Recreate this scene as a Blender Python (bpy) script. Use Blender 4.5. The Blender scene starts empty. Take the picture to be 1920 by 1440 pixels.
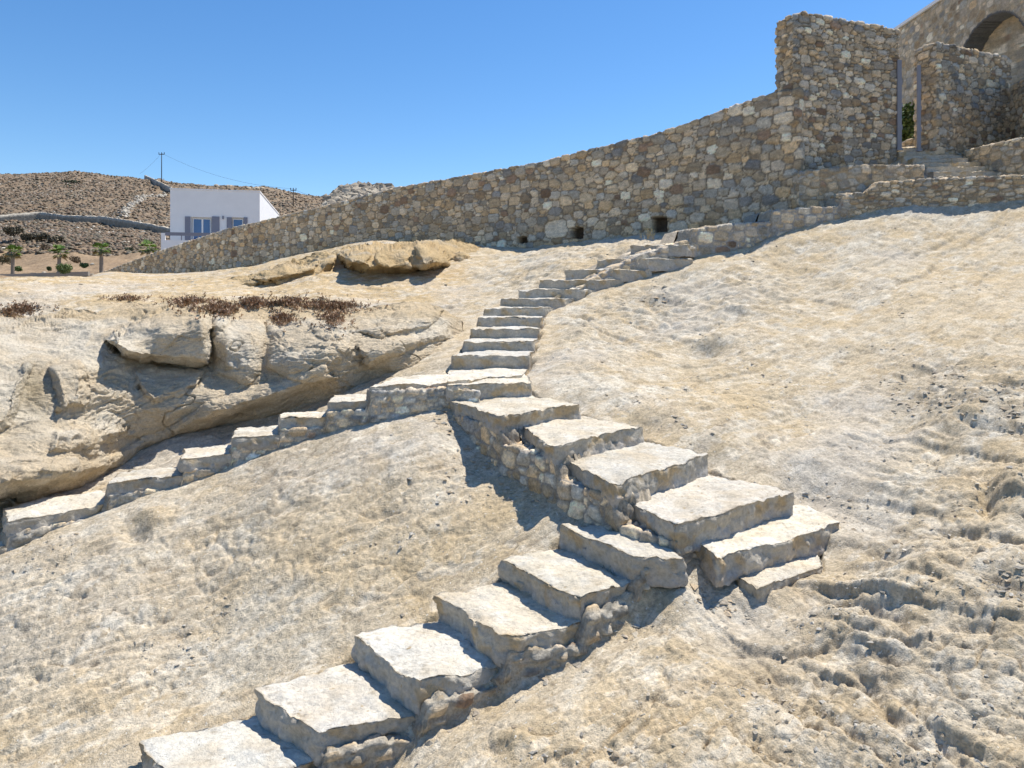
import bpy, math, random
import numpy as np
from mathutils import Vector
random.seed(7); rng = np.random.default_rng(7)
C = bpy.context.scene.collection
F, HZ = 1300.0, 570.0            # focal length and horizon of the 1920 x 1440 photograph, in its pixels
# ---------------------------------------------------------------- camera, sky, sun
cam_d = bpy.data.cameras.new('camera'); cam = bpy.data.objects.new('camera', cam_d); C.objects.link(cam)
cam.location = (0, 0, 0); cam.rotation_euler = (math.pi/2, 0, 0)
cam_d.sensor_width = 36; cam_d.lens = 36*F/1920; cam_d.shift_y = -(720-HZ)/1920
cam_d.clip_start = 0.05; cam_d.clip_end = 6000
bpy.context.scene.camera = cam
SUN_EL = math.radians(62); SX, SY = 0.72, 0.694          # horizontal direction towards the sun
w = bpy.data.worlds.new("World"); bpy.context.scene.world = w; w.use_nodes = True
nt = w.node_tree; nt.nodes.clear()
sky = nt.nodes.new('ShaderNodeTexSky'); sky.sky_type = 'NISHITA'; sky.sun_disc = False
sky.sun_elevation = SUN_EL; sky.sun_rotation = math.atan2(SX, SY)
sky.altitude = 0; sky.air_density = 1.0; sky.dust_density = 0.1; sky.ozone_density = 3.0
bg = nt.nodes.new('ShaderNodeBackground'); bg.inputs[1].default_value = 0.106
ow = nt.nodes.new('ShaderNodeOutputWorld')
hs_ = nt.nodes.new('ShaderNodeHueSaturation'); hs_.inputs['Saturation'].default_value = 1.25; hs_.inputs['Hue'].default_value = .502
nt.links.new(sky.outputs[0], hs_.inputs['Color']); nt.links.new(hs_.outputs[0], bg.inputs[0]); nt.links.new(bg.outputs[0], ow.inputs[0])
sl = bpy.data.lights.new('sun', 'SUN'); sl.energy = 4.2; sl.angle = math.radians(0.5); sl.color = (1.0, 0.94, 0.84)
so = bpy.data.objects.new('sun', sl); C.objects.link(so)
sd = Vector((SX*math.cos(SUN_EL), SY*math.cos(SUN_EL), math.sin(SUN_EL)))
so.rotation_euler = sd.to_track_quat('Z', 'Y').to_euler()
vs = bpy.context.scene.view_settings
vs.view_transform = 'Standard'; vs.look = 'None'; vs.exposure = 0.60; vs.gamma = 1

# ---------------------------------------------------------------- numpy noise
def _h(ix, iy, iz, s):
    h = (ix.astype(np.uint32)*np.uint32(374761393) + iy.astype(np.uint32)*np.uint32(668265263)
         + iz.astype(np.uint32)*np.uint32(2147483647 & 1274126177) + np.uint32((s*2654435761) & 0xffffffff))
    h ^= h >> np.uint32(13); h *= np.uint32(1274126177); h ^= h >> np.uint32(16); h *= np.uint32(2246822519); h ^= h >> np.uint32(15)
    return h
def perlin(p, s=0):
    p = np.asarray(p, dtype=np.float32); i = np.floor(p).astype(np.int64); f = p - i
    u = f*f*f*(f*(f*6-15)+10); out = np.zeros(p.shape[:-1], np.float32)
    for a in (0, 1):
        wa = u[..., 0] if a else 1-u[..., 0]
        for b in (0, 1):
            wb = u[..., 1] if b else 1-u[..., 1]
            for c in (0, 1):
                wc = u[..., 2] if c else 1-u[..., 2]
                h = _h(i[..., 0]+a, i[..., 1]+b, i[..., 2]+c, s)
                gx = (h & np.uint32(1023)).astype(np.float32)/511.5-1
                gy = ((h >> np.uint32(10)) & np.uint32(1023)).astype(np.float32)/511.5-1
                gz = ((h >> np.uint32(20)) & np.uint32(1023)).astype(np.float32)/511.5-1
                out += wa*wb*wc*(gx*(f[..., 0]-a)+gy*(f[..., 1]-b)+gz*(f[..., 2]-c))
    return out*1.25
def fbm(p, s=0, o=4, g=.5, lac=2.03):
    a = 1.; t = 0; n = 0
    p = np.asarray(p, np.float32)
    for k in range(o):
        t = t + a*perlin(p, s+k*17); n += a; p = p*lac+3.7; a *= g
    return t/n*1.4
def ridged(p, s=0, o=4, g=.5, lac=2.1):
    a = 1.; t = 0; n = 0
    p = np.asarray(p, np.float32)
    for k in range(o):
        r = 1-np.abs(perlin(p, s+k*13))*2.2
        t = t + a*r*np.abs(r); n += a; p = p*lac+5.1; a *= g
    return t/n
def sstep(a, b, x):
    t = np.clip((x-a)/(b-a), 0, 1); return t*t*(3-2*t)
def terrace(x, k=1.0, sharp=.25):
    x = x*k; f = np.floor(x); r = x-f
    return (f+np.clip((r-(1-sharp))/sharp, 0, 1))/k
def worley(p, s=0):
    p = np.asarray(p, np.float32); i = np.floor(p).astype(np.int64)
    f1 = np.full(p.shape[:-1], 9., np.float32); f2 = f1.copy(); idn = np.zeros(p.shape[:-1], np.float32)
    for a in (-1, 0, 1):
        for b in (-1, 0, 1):
            for c in (-1, 0, 1):
                j = i+np.array([a, b, c]); h = _h(j[..., 0], j[..., 1], j[..., 2], s)
                q = np.stack([(h & np.uint32(1023)), ((h >> np.uint32(10)) & np.uint32(1023)), ((h >> np.uint32(20)) & np.uint32(1023))], -1)/np.float32(1023.)
                d = np.sqrt((((j+q)-p)**2).sum(-1)).astype(np.float32)
                nr = d < f1
                f2 = np.where(nr, f1, np.minimum(f2, d)); idn = np.where(nr, (h >> np.uint32(5)) % np.uint32(997)/np.float32(997), idn); f1 = np.where(nr, d, f1)
    return f1, f2, idn

def facets(x, y, s=0):
    """broken rock: randomly tilted, randomly lifted planes over irregular plan cells; also the distance to the joints"""
    x = np.asarray(x, np.float32); y = np.asarray(y, np.float32); ix = np.floor(x).astype(np.int64); iy = np.floor(y).astype(np.int64)
    f1 = np.full(x.shape, 9., np.float32); f2 = f1.copy(); h = np.zeros(x.shape, np.float32)
    for a in (-1, 0, 1):
        for b in (-1, 0, 1):
            k = _h(ix+a, iy+b, ix*0, s); qx = (k & np.uint32(1023)).astype(np.float32)/1023; qy = ((k >> np.uint32(10)) & np.uint32(1023)).astype(np.float32)/1023
            k2 = k*np.uint32(2654435761); r = [((k2 >> np.uint32(j)) & np.uint32(255)).astype(np.float32)/127.5-1 for j in (3, 12, 21)]
            dx = x-(ix+a+qx); dy = y-(iy+b+qy); d = dx*dx+dy*dy; nr = d < f1
            f2 = np.where(nr, f1, np.minimum(f2, d)); f1 = np.where(nr, d, f1); h = np.where(nr, dx*r[0]+dy*r[1]+.35*r[2], h)
    return h, np.sqrt(f2)-np.sqrt(f1)

# ---------------------------------------------------------------- object helpers
def tag(o, label=None, cat=None, group=None, kind=None):
    if label: o['label'] = label
    if cat: o['category'] = cat
    if group: o['group'] = group
    if kind: o['kind'] = kind
    return o
def empty(name, loc, label, cat, group=None):
    o = bpy.data.objects.new(name, None); C.objects.link(o); o.location = loc; o.empty_display_size = .2
    return tag(o, label, cat, group)
def np_mesh(name, V, Q, mat, parent=None, col=None, smooth=True, T=None, origin=None):
    """one mesh object out of numpy vertices, quads Q and triangles T, with an optional colour attribute"""
    V = np.asarray(V, np.float32).reshape(-1, 3)
    off = np.zeros(3, np.float32)
    if parent is not None:
        q_ = parent
        while q_ is not None: off = off+np.array(q_.location, np.float32); q_ = q_.parent
    elif origin is not None: off = np.array(origin, np.float32)
    V = V-off
    Q = np.zeros((0, 4), np.int32) if Q is None else np.asarray(Q, np.int32).reshape(-1, 4)
    T = np.zeros((0, 3), np.int32) if T is None else np.asarray(T, np.int32).reshape(-1, 3)
    me = bpy.data.meshes.new(name)
    me.vertices.add(len(V)); me.vertices.foreach_set('co', V.ravel())
    me.loops.add(len(Q)*4+len(T)*3); me.polygons.add(len(Q)+len(T))
    me.loops.foreach_set('vertex_index', np.concatenate([Q.ravel(), T.ravel()]))
    ls = np.concatenate([np.arange(len(Q))*4, len(Q)*4+np.arange(len(T))*3]).astype(np.int32)
    me.polygons.foreach_set('loop_start', ls)
    me.polygons.foreach_set('use_smooth', np.full(len(Q)+len(T), smooth))
    me.update(calc_edges=True)
    if col is not None:
        a = me.color_attributes.new('Col', 'FLOAT_COLOR', 'POINT')
        c4 = np.ones((len(V), 4), np.float32); c4[:, :3] = np.asarray(col, np.float32).reshape(-1, 3); a.data.foreach_set('color', c4.ravel())
    me.materials.append(mat)
    o = bpy.data.objects.new(name, me); C.objects.link(o)
    if parent is not None: o.parent = parent
    else: o.location = off.tolist()
    return o
def grid_quads(n, m, wrap=False, base=0):
    """grid of n rows x m columns"""
    i = np.arange(n-1)[:, None]; mm = m if wrap else m-1; j = np.arange(mm)[None, :]; j2 = (j+1) % m
    return (np.stack([i*m+j, i*m+j2, (i+1)*m+j2, (i+1)*m+j], -1).reshape(-1, 4)+base).astype(np.int32)
class MB:
    """collects boxes, tubes, blobs; builds ONE mesh"""
    def __init__(s): s.v = []; s.q = []; s.t = []; s.c = []; s.n = 0
    def add(s, V, Q=None, T=None, col=(.5, .5, .5)):
        V = np.asarray(V, np.float32).reshape(-1, 3)
        if Q is not None and len(Q): s.q.append(np.asarray(Q, np.int32)+s.n)
        if T is not None and len(T): s.t.append(np.asarray(T, np.int32)+s.n)
        s.v.append(V); s.c.append(np.broadcast_to(np.asarray(col, np.float32), V.shape)); s.n += len(V)
    def box(s, a, b, col=(.5, .5, .5), fr=None):
        P = np.array([[x, y, z] for z in (a[2], b[2]) for y in (a[1], b[1]) for x in (a[0], b[0])], np.float32)
        if fr is not None: P = fr(P)
        s.add(P, [[0, 2, 3, 1], [4, 5, 7, 6], [0, 1, 5, 4], [2, 6, 7, 3], [0, 4, 6, 2], [1, 3, 7, 5]], None, col)
    def tube(s, pts, rad, n=8, col=(.5, .5, .5)):
        pts = np.array(pts, np.float32); m = len(pts); rad = np.broadcast_to(np.asarray(rad, np.float32), (m,))
        tg = np.gradient(pts, axis=0); tg /= np.linalg.norm(tg, axis=1)[:, None]+1e-9
        up = np.array([0, 0, 1.]) if abs(tg[0][2]) < .9 else np.array([0, 1., 0])
        a = np.cross(tg, up); a /= np.linalg.norm(a, axis=1)[:, None]; b = np.cross(tg, a)
        th = np.arange(n)/n*2*np.pi
        V = pts[:, None]+rad[:, None, None]*(a[:, None]*np.cos(th)[None, :, None]+b[:, None]*np.sin(th)[None, :, None])
        V = np.concatenate([V.reshape(-1, 3), pts[:1], pts[-1:]]); k = m*n
        T = [[k, (j+1) % n, j] for j in range(n)]+[[k+1, (m-1)*n+j, (m-1)*n+(j+1) % n] for j in range(n)]
        s.add(V, grid_quads(m, n, True), T, col)
    def build(s, name, mat, parent=None, smooth=False, origin=None):
        V = np.concatenate(s.v); c = np.concatenate(s.c)
        return np_mesh(name, V, np.concatenate(s.q) if s.q else None, mat, parent, c, smooth, np.concatenate(s.t) if s.t else None, origin)
def P3(u, v, d): return np.array([(u-960)/F*d, d, -(v-HZ)/F*d])
def uvof(X, Y, Z):
    Yc = np.maximum(Y, .2); return 960+X/Yc*F, HZ-Z/Yc*F
def pz(u, v, h): return P3(u, v, h*F/(v-HZ))        # pixel on the level h below the eye

# ---------------------------------------------------------------- materials
def material(name, attr=True, rid=(), base=(.5, .5, .5), rough=.9, var=((6, .25), (40, .22)), speck=None, bumps=((60, .6, .01),), spec=.25, metallic=0, stretch=None, grit=None):
    m = bpy.data.materials.new(name); m.use_nodes = True; t = m.node_tree; N = t.nodes; L = t.links
    b = N['Principled BSDF']; b.inputs['Roughness'].default_value = rough; b.inputs['Metallic'].default_value = metallic
    b.inputs['Specular IOR Level'].default_value = spec
    geo = N.new('ShaderNodeNewGeometry'); pos = geo.outputs['Position']
    if stretch:
        mp = N.new('ShaderNodeMapping'); mp.inputs['Rotation'].default_value = stretch[0]; mp.inputs['Scale'].default_value = stretch[1]
        mp.vector_type = 'TEXTURE'; L.new(pos, mp.inputs[0]); sp = mp.outputs[0]
    else: sp = pos
    if attr:
        a = N.new('ShaderNodeAttribute'); a.attribute_name = 'Col'; col = a.outputs['Color']
    else:
        a = N.new('ShaderNodeRGB'); a.outputs[0].default_value = (*base, 1); col = a.outputs[0]
    for k, (sc, am) in enumerate(var):
        n = N.new('ShaderNodeTexNoise'); n.inputs['Scale'].default_value = sc; n.inputs['Detail'].default_value = 6; n.inputs['Roughness'].default_value = .65
        L.new(sp if k % 2 == 0 else pos, n.inputs['Vector'])
        r = N.new('ShaderNodeMapRange'); r.inputs['From Min'].default_value = .3; r.inputs['From Max'].default_value = .7
        r.inputs['To Min'].default_value = 1-am; r.inputs['To Max'].default_value = 1+am; r.clamp = True
        L.new(n.outputs[0], r.inputs['Value'])
        mx = N.new('ShaderNodeVectorMath'); mx.operation = 'SCALE'; L.new(col, mx.inputs[0]); L.new(r.outputs[0], mx.inputs['Scale']); col = mx.outputs[0]
    if speck:
        for sc, thr, c2 in speck:
            vo = N.new('ShaderNodeTexNoise'); vo.inputs['Scale'].default_value = sc; vo.inputs['Detail'].default_value = 2; L.new(pos, vo.inputs['Vector'])
            r = N.new('ShaderNodeMapRange'); r.inputs['From Min'].default_value = thr; r.inputs['From Max'].default_value = thr+.06; L.new(vo.outputs[0], r.inputs['Value'])
            mm = N.new('ShaderNodeMix'); mm.data_type = 'RGBA'; L.new(r.outputs[0], mm.inputs[0]); L.new(col, mm.inputs[6]); mm.inputs[7].default_value = (*c2, 1); col = mm.outputs[2]
    L.new(col, b.inputs['Base Color'])
    prev = None
    for sc, st, di in bumps:
        n = N.new('ShaderNodeTexNoise'); n.inputs['Scale'].default_value = sc; n.inputs['Detail'].default_value = 8; n.inputs['Roughness'].default_value = .7
        L.new(sp, n.inputs['Vector'])
        bp = N.new('ShaderNodeBump'); bp.inputs['Strength'].default_value = st; bp.inputs['Distance'].default_value = di
        L.new(n.outputs[0], bp.inputs['Height'])
        if prev: L.new(prev, bp.inputs['Normal'])
        prev = bp.outputs[0]
    for sc, st, di in rid:
        n = N.new('ShaderNodeTexNoise'); n.noise_type = 'RIDGED_MULTIFRACTAL'; n.normalize = True; n.inputs['Scale'].default_value = sc; n.inputs['Detail'].default_value = 7; n.inputs['Roughness'].default_value = .75
        L.new(sp, n.inputs['Vector']); bp = N.new('ShaderNodeBump'); bp.invert = True; bp.inputs['Strength'].default_value = st; bp.inputs['Distance'].default_value = di
        L.new(n.outputs[0], bp.inputs['Height'])
        if prev: L.new(prev, bp.inputs['Normal'])
        prev = bp.outputs[0]
    if grit:
        vo = N.new('ShaderNodeTexVoronoi'); vo.inputs['Scale'].default_value = grit[0]; L.new(pos, vo.inputs['Vector'])
        bp = N.new('ShaderNodeBump'); bp.inputs['Strength'].default_value = grit[1]; bp.inputs['Distance'].default_value = grit[2]; bp.invert = True
        L.new(vo.outputs['Distance'], bp.inputs['Height']); L.new(prev, bp.inputs['Normal']); prev = bp.outputs[0]
    if prev: L.new(prev, b.inputs['Normal'])
    return m
M_ground = material('bedrock', rid=((2.6, .40, .07), (11, .45, .025)), var=((2.2, .08), (40, .32), (9, .12)), bumps=((70, .8, .016),), grit=(95, .4, .007), speck=((24, .67, (.40, .32, .21)), (46, .68, (.70, .66, .57)), (80, .70, (.20, .16, .11))),
                    stretch=((0, 0, math.radians(35)), (1.7, 1, 1)))
M_rock = material('outcrop_rock', rid=((2.5, .5, .08), (9, .5, .03)), speck=((30, .68, (.36, .28, .18)), (70, .69, (.22, .17, .11))), var=((3, .12), (45, .20)), bumps=((6, .5, .07), (24, .6, .03), (80, .7, .014)), grit=(110, .5, .006), stretch=((0, math.radians(-14), math.radians(20)), (2.2, 1, 1)))
M_slab = material('stair_stone', var=((5, .14), (34, .20)), bumps=((9, .55, .035), (48, .85, .016)), speck=((16, .70, (.42, .33, .21)), (55, .70, (.30, .25, .18))))
M_wallst = material('rubble_stone', var=((9, .20), (45, .34)), bumps=((20, .5, .03), (70, .7, .012)))
M_far = material('hill_earth', var=((.5, .2), (3, .3)), bumps=((2, .6, .2),))
M_attr = material('attribute_paint', var=((6, .06),), bumps=((30, .15, .004),), rough=.7)
M_leaf = material('foliage', var=((8, .2),), bumps=(), rough=.6)
M_white = material('white_plaster', attr=False, base=(.82, .83, .84), var=((1.2, .03),), bumps=((6, .1, .01),), rough=.85)
M_shutter = material('grey_paint', attr=False, base=(.22, .23, .285), var=((3, .05),), bumps=(), rough=.5)
M_glass = material('window_glass', attr=False, base=(.05, .13, .32), var=((2, .1),), bumps=(), rough=.08, spec=.8)
M_metal = material('grey_metal', attr=False, base=(.25, .25, .275), var=((5, .06),), bumps=(), rough=.45)
M_wood = material('dark_timber', attr=False, base=(.05, .04, .035), var=((5, .2),), bumps=())
M_dark = material('void_earth', attr=False, base=(.05, .04, .03), var=((5, .2),), bumps=())

# ---------------------------------------------------------------- stair layout (pixel + level below the eye -> world)
def q4(*a): return [np.array(x, float) for x in a]
def lvl(p, z): q = np.array(p, float); q[2] = z; return q
# lower flight: far-left corner, near corner of each tread
low = [('A', (1047, 982), (1188, 1042), 1.67), ('B', (943, 1050), (1088, 1122), 1.84), ('C', (820, 1115), (938, 1190), 2.0),
       ('D', (662, 1190), (785, 1283), 2.17), ('E', (480, 1290), (598, 1372), 2.34), ('F', (257, 1390), (330, 1462), 2.50)]
LOW = []
for i, (n, a, b, h) in enumerate(low):
    LOW.append((pz(*a, h), pz(*b, h), -h))
# middle flight: back-left, near-left (front-left) corner, right front corner
mid = [('L', (834, 714), (836, 723), (998, 716), .845), ('K', (852, 738), (934, 778), (1086, 757), 1.0), ('J', (936, 780), (1040, 834), (1208, 798), 1.15),
       ('I', (1032, 848), (1150, 905), (1331, 850), 1.31), ('G', (1145, 922), (1264, 985), (1489, 922), 1.50)]
# ---------------------------------------------------------------- terrain height
ctrl = [  # u, v, depth
 (0,1045,5.5),(150,990,5.85),(300,925,6.2),(450,865,6.55),(600,812,6.9),(720,780,7.05),(815,768,7.1),(870,815,6.8),(930,880,6.3),(1000,945,5.75),(1070,985,5.4),
 (250,1425,3.95),(470,1335,4.25),(650,1235,4.52),(810,1150,4.76),(935,1080,5.0),(1040,1015,5.2),(0,1440,3.9),(0,1240,4.6),(400,1100,5.3),(700,950,5.85),(200,1200,4.72),
 (-400,1100,5.28),(-400,1440,3.97),(-300,1700,3.3),(300,1700,3.27),(-900,1200,4.9),
 (600,1440,3.68),(740,1362,3.88),(930,1248,4.13),(1090,1170,4.33),(1200,1105,4.48),(1275,1062,4.62),(1320,1115,4.58),(1420,1140,4.46),
 (900,1440,3.45),(1200,1300,3.75),(1200,1440,3.3),(1500,1440,3.1),(1500,1250,3.75),(1800,1440,2.95),(1920,1440,2.85),(1920,1200,3.6),(1700,1100,4.3),(1560,1080,4.65),
 (1920,1000,4.6),(1650,985,5.1),(1600,900,5.9),(1760,850,6.2),(1920,790,6.3),(1700,720,7.8),(1450,805,6.85),(1500,900,5.75),(1345,840,6.15),(1225,785,6.65),(1100,745,7.15),
 (1250,740,7.6),(1100,700,8.2),(1010,700,8.1),(1050,640,9.6),(1030,600,10.8),(1920,600,9.0),(1700,560,10.5),(1400,600,10.4),(1200,560,11.9),(1050,572,11.8),
 (1150,532,12.6),(1300,478,13.4),(1450,443,14.0),(1580,414,14.5),(1750,394,14.5),(1920,385,14.1),(1700,450,13.2),(1920,480,12.),(1500,520,12.3),(1300,540,12.2),
 (2300,700,7.8),(2300,1000,4.5),(2300,450,11.5),(2300,1440,2.7),(1200,1700,2.6),(2000,1800,2.3),(700,1800,2.85),
 (1500,390,15.2),(1400,428,15.7),(1240,441,16.7),(1110,448,18),(1000,462,19),(860,462,20.5),(740,453,18.7),(640,469,17.6),(560,486,17.5),(850,455,19),(480,500,17.2),(400,509,27),(250,518,31),(190,519,34),
 (1100,462,15.9),(1180,452,15.2),(950,482,16.5),(930,530,14),(1000,500,14.5),(1060,480,14.6),(880,580,12.2),(855,620,10.5),(842,665,9.1),
 (700,545,13.5),(500,545,13.5),(300,550,12.5),(100,560,11.5),(0,565,10.8),(420,513,20),(200,522,19),(0,541,17),(-250,552,15),(300,516,24),
 (-300,565,10.5),(1000,470,17.6),(820,480,18.5)]
W = [P3(*c) for c in ctrl]
W += [np.array(p, float) for p in [(-21,30,-1.2),(-25,42,-2.2),(-12,45,.2),(-30,25,-1.5),(-18,60,-2),(2,40,2.0),(12,30,4.5),(20,40,6),(13.5,20,4.6),(12,17.5,4.2),(20,20,4.6),(18,14,3.0),(8.6,15.6,2.75),(10.5,15.4,2.7),(9.2,16.4,3.55),(9.6,18,3.8),(30,30,6),(0,60,2),(-6,32,1.5),(7.4,15.6,2.4),
      (2,1,-2.25),(-2,1,-2.4),(-5,1.5,-2.5),(5,1,-1.9),(0,-2,-2.5),(9,2,-1.2),(-10,3,-2.5)]]
# strip behind the left flight and the ground that carries the outcrop
left_px = [(692,722,.81),(611,752,.96),(522,785,1.11),(433,820,1.26),(341,860,1.42),(200,905,1.58),(13,978,1.76),(-190,1065,1.95)]
LEFT = [pz(u, v, h) for u, v, h in left_px]
for p in LEFT[1:]:
    W.append(p+np.array([.1, .45, -.10])); W.append(p+np.array([.25, 1.9, 0.0]))
for u, v, d in [(-300,590,10.2),(0,592,10.4),(200,588,10.6),(390,583,10.8),(600,583,11.0),(760,592,10.9)]: W.append(P3(u, v, d)-np.array([0, 0, .12]))
W = np.array(W)
def tps_fit(P, z, lam=1e-4):
    n = len(P); d = np.linalg.norm(P[:, None]-P[None], axis=2); K = d*d*np.log(d+1e-9)+lam*np.eye(n)*n
    A = np.zeros((n+3, n+3)); A[:n, :n] = K; A[:n, n] = 1; A[:n, n+1:] = P; A[n:, :n] = A[:n, n:].T
    return np.linalg.solve(A, np.concatenate([z, [0, 0, 0]])), P
def tps_eval(fit, X, Y):
    c, P = fit; n = len(P); out = c[n]+c[n+1]*X+c[n+2]*Y
    for k in range(n):
        r2 = (X-P[k, 0])**2+(Y-P[k, 1])**2+1e-9; out = out+c[k]*.5*r2*np.log(r2)
    return out
# warp the plan logarithmically so that near and far controls weigh alike
def warp(X, Y):
    r = np.sqrt(X*X+(Y+1.5)**2); a = np.arctan2(X, Y+1.5); lr = np.log(r)
    return lr*np.sin(a)*3, lr*np.cos(a)*3
wx, wy = warp(W[:, 0], W[:, 1]); FIT = tps_fit(np.stack([wx, wy], 1), W[:, 2], 2e-4)
def base_z(X, Y):
    a, b = warp(X, Y); return tps_eval(FIT, a, b)

# ---------------------------------------------------------------- slabs
def in_quad(X, Y, quad, grow=0.0):
    """signed distance (negative inside) to a convex plan quad"""
    c = np.mean([p[:2] for p in quad], 0); d = np.full(X.shape, -9.)
    for k in range(4):
        a = quad[k][:2]; b = quad[(k+1) % 4][:2]; e = b-a; n = np.array([e[1], -e[0]])/(np.linalg.norm(e)+1e-9)
        if np.dot(c-a, n) > 0: n = -n
        d = np.maximum(d, (X-a[0])*n[0]+(Y-a[1])*n[1])
    return d-grow
CARVE = []
def slab(name, quad, th, parent, seed, res=.022, rad=.03, rough=.022, wob=.03, tint=(.66, .60, .49), carve=True, cement=True, tilt=0):
    """irregular stone slab; quad = front-left, front-right, back-right, back-left in world, top level"""
    q = [np.array(p, float) for p in quad]
    Lx = (np.linalg.norm(q[1]-q[0])+np.linalg.norm(q[2]-q[3]))/2; Ly = (np.linalg.norm(q[3]-q[0])+np.linalg.norm(q[2]-q[1]))/2
    nx, ny, nz = max(4, int(Lx/res)), max(4, int(Ly/res)), max(3, int(th/res))
    idx = []; faces = []
    def face(fa, fb, mk):
        a, b = np.meshgrid(np.arange(fa+1), np.arange(fb+1), indexing='ij'); pts = mk(a, b).reshape(-1, 3)
        st = sum(len(x) for x in idx); idx.append(pts); faces.append(grid_quads(fa+1, fb+1, base=st))
    o = np.ones
    face(nx, ny, lambda a, b: np.stack([a, b, a*0+nz], -1))
    face(nx, nz, lambda a, b: np.stack([nx-a, a*0, b], -1)); face(nx, nz, lambda a, b: np.stack([a, a*0+ny, b], -1))
    face(ny, nz, lambda a, b: np.stack([a*0, a, b], -1)); face(ny, nz, lambda a, b: np.stack([a*0+nx, ny-a, b], -1))
    I = np.concatenate(idx); Q = np.concatenate(faces)
    U, inv = np.unique(I, axis=0, return_inverse=True); Q = inv.reshape(-1)[Q]
    P = U/np.array([nx, ny, nz])*np.array([Lx, Ly, th]); half = np.array([Lx, Ly, th])/2; P = P-half
    r = np.array([rad, rad, rad]); cl = np.clip(P, -half+r, half-r); dv = P-cl; ln = np.linalg.norm(dv, axis=1)[:, None]
    P2 = np.where(ln > 1e-6, cl+dv/np.maximum(ln, 1e-6)*rad, P)
    nrm = np.where(ln > 1e-6, dv/np.maximum(ln, 1e-6), 0)
    s = P2[:, 0]/Lx+.5; t = P2[:, 1]/Ly+.5
    Wp = ((1-s)*(1-t))[:, None]*q[0]+(s*(1-t))[:, None]*q[1]+(s*t)[:, None]*q[2]+((1-s)*t)[:, None]*q[3]
    Wp[:, 2] += P2[:, 2]-th/2
    ex = (q[1]-q[0])/np.linalg.norm(q[1]-q[0]); ey = (q[3]-q[0])/np.linalg.norm(q[3]-q[0])
    N3 = nrm[:, :1]*ex+nrm[:, 1:2]*ey+nrm[:, 2:]*np.array([0, 0, 1.])
    so_ = seed*7.31
    out = N3*np.array([1, 1, 0])
    wv = fbm(Wp*np.array([3., 3., .8])+so_, seed, 4)*wob*2.2+terrace(fbm(Wp*np.array([2.2, 2.2, 5])+so_, seed+5, 3)*1.6+.5, 3, .3)*wob*1.1-wob*.6
    rg = ridged(Wp*7+so_, seed+3, 3)
    side = np.linalg.norm(out, axis=1)
    Wp = Wp+out*wv[:, None]
    Wp = Wp+N3*((fbm(Wp*14, seed+9, 4)*rough*1.1+rg*rough*.35)*np.clip(side*1.4+.12, 0, 1))[:, None]
    top = nrm[:, 2] > .7
    und = fbm(Wp*np.array([4, 4, 0])+so_, seed+2, 4)*.014+terrace(fbm(Wp*np.array([3, 3, 0])+so_*2, seed+8, 3)*1.5, 4, .12)*.022+fbm(Wp*22, seed+4, 3)*.004
    Wp[:, 2] += und*np.clip(nrm[:, 2], 0, 1)
    # chipped arrises
    edge = np.minimum(np.minimum(s, 1-s)*Lx, np.minimum(t, 1-t)*Ly)
    chip = np.clip(fbm(Wp*7+so_, seed+21, 4)-.05, 0, 1)*sstep(.10, 0, edge)*(P2[:, 2] > 0)
    Wp[:, 2] -= chip*.055
    # colour
    n1 = fbm(Wp*3.5+so_, seed+31, 4); n2 = fbm(Wp*8+so_*3, seed+33, 4)
    base = np.array(tint); col = np.ones((len(Wp), 1))*base
    def mixc(col, c, m): return col*(1-m[:, None])+np.array(c)*m[:, None]
    col = mixc(col, (.58, .57, .53), sstep(.05, .5, n1)*.5); col = mixc(col, (.74, .71, .63), sstep(.05, .35, n2)*.5)
    col = mixc(col, (.56, .45, .30), sstep(.05, .45, -n1)*.45)
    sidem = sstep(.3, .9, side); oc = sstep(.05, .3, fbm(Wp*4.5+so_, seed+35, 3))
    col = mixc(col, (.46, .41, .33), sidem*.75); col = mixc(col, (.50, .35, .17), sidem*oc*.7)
    col = col*float(np.random.default_rng(seed).uniform(.86, 1.04)); st_ = fbm(Wp*2.3+so_*2, seed+37, 3); col = mixc(col, (.50, .41, .28), sstep(.15, .4, st_)*(1-sidem)*.5); pk_ = fbm(Wp*24+so_, seed+38, 3); col = mixc(col, (.34, .28, .20), sstep(.3, .5, pk_)*.6)
    if cement:
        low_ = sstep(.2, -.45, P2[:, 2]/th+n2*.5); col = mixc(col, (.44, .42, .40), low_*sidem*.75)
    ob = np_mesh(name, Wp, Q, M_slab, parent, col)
    if carve: CARVE.append((q, q[0][2]))
    return ob

STAIRS = {}
ST = {}
def stair(key, loc, label):
    STAIRS[key] = empty('stone_stairway', loc, label, 'stairway', 'rough stone flights on the rock slope'); return STAIRS[key]
# --- lower flight
r = stair('low', LOW[3][0].tolist(), 'short flight of thick stone steps climbing from the bottom left corner to the fork')
TI = [(.66,.60,.49),(.68,.61,.48),(.64,.57,.45),(.68,.63,.53),(.66,.60,.50),(.68,.64,.55)]
for i, (a, b, z) in enumerate(LOW):
    if i == 0: na, nb = P3(1150, 935, 5.35), P3(1275, 1005, 4.58)
    else: na, nb = LOW[i-1][0], LOW[i-1][1]
    na, nb = lvl(na, z), lvl(nb, z)
    ext = .08
    slab('step', [a, b, nb+(nb-b)*ext, na+(na-a)*ext], .20, r, 11+i, res=.014, wob=.024+.006*(i%3), rad=.018, rough=.02, tint=TI[i])
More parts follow.
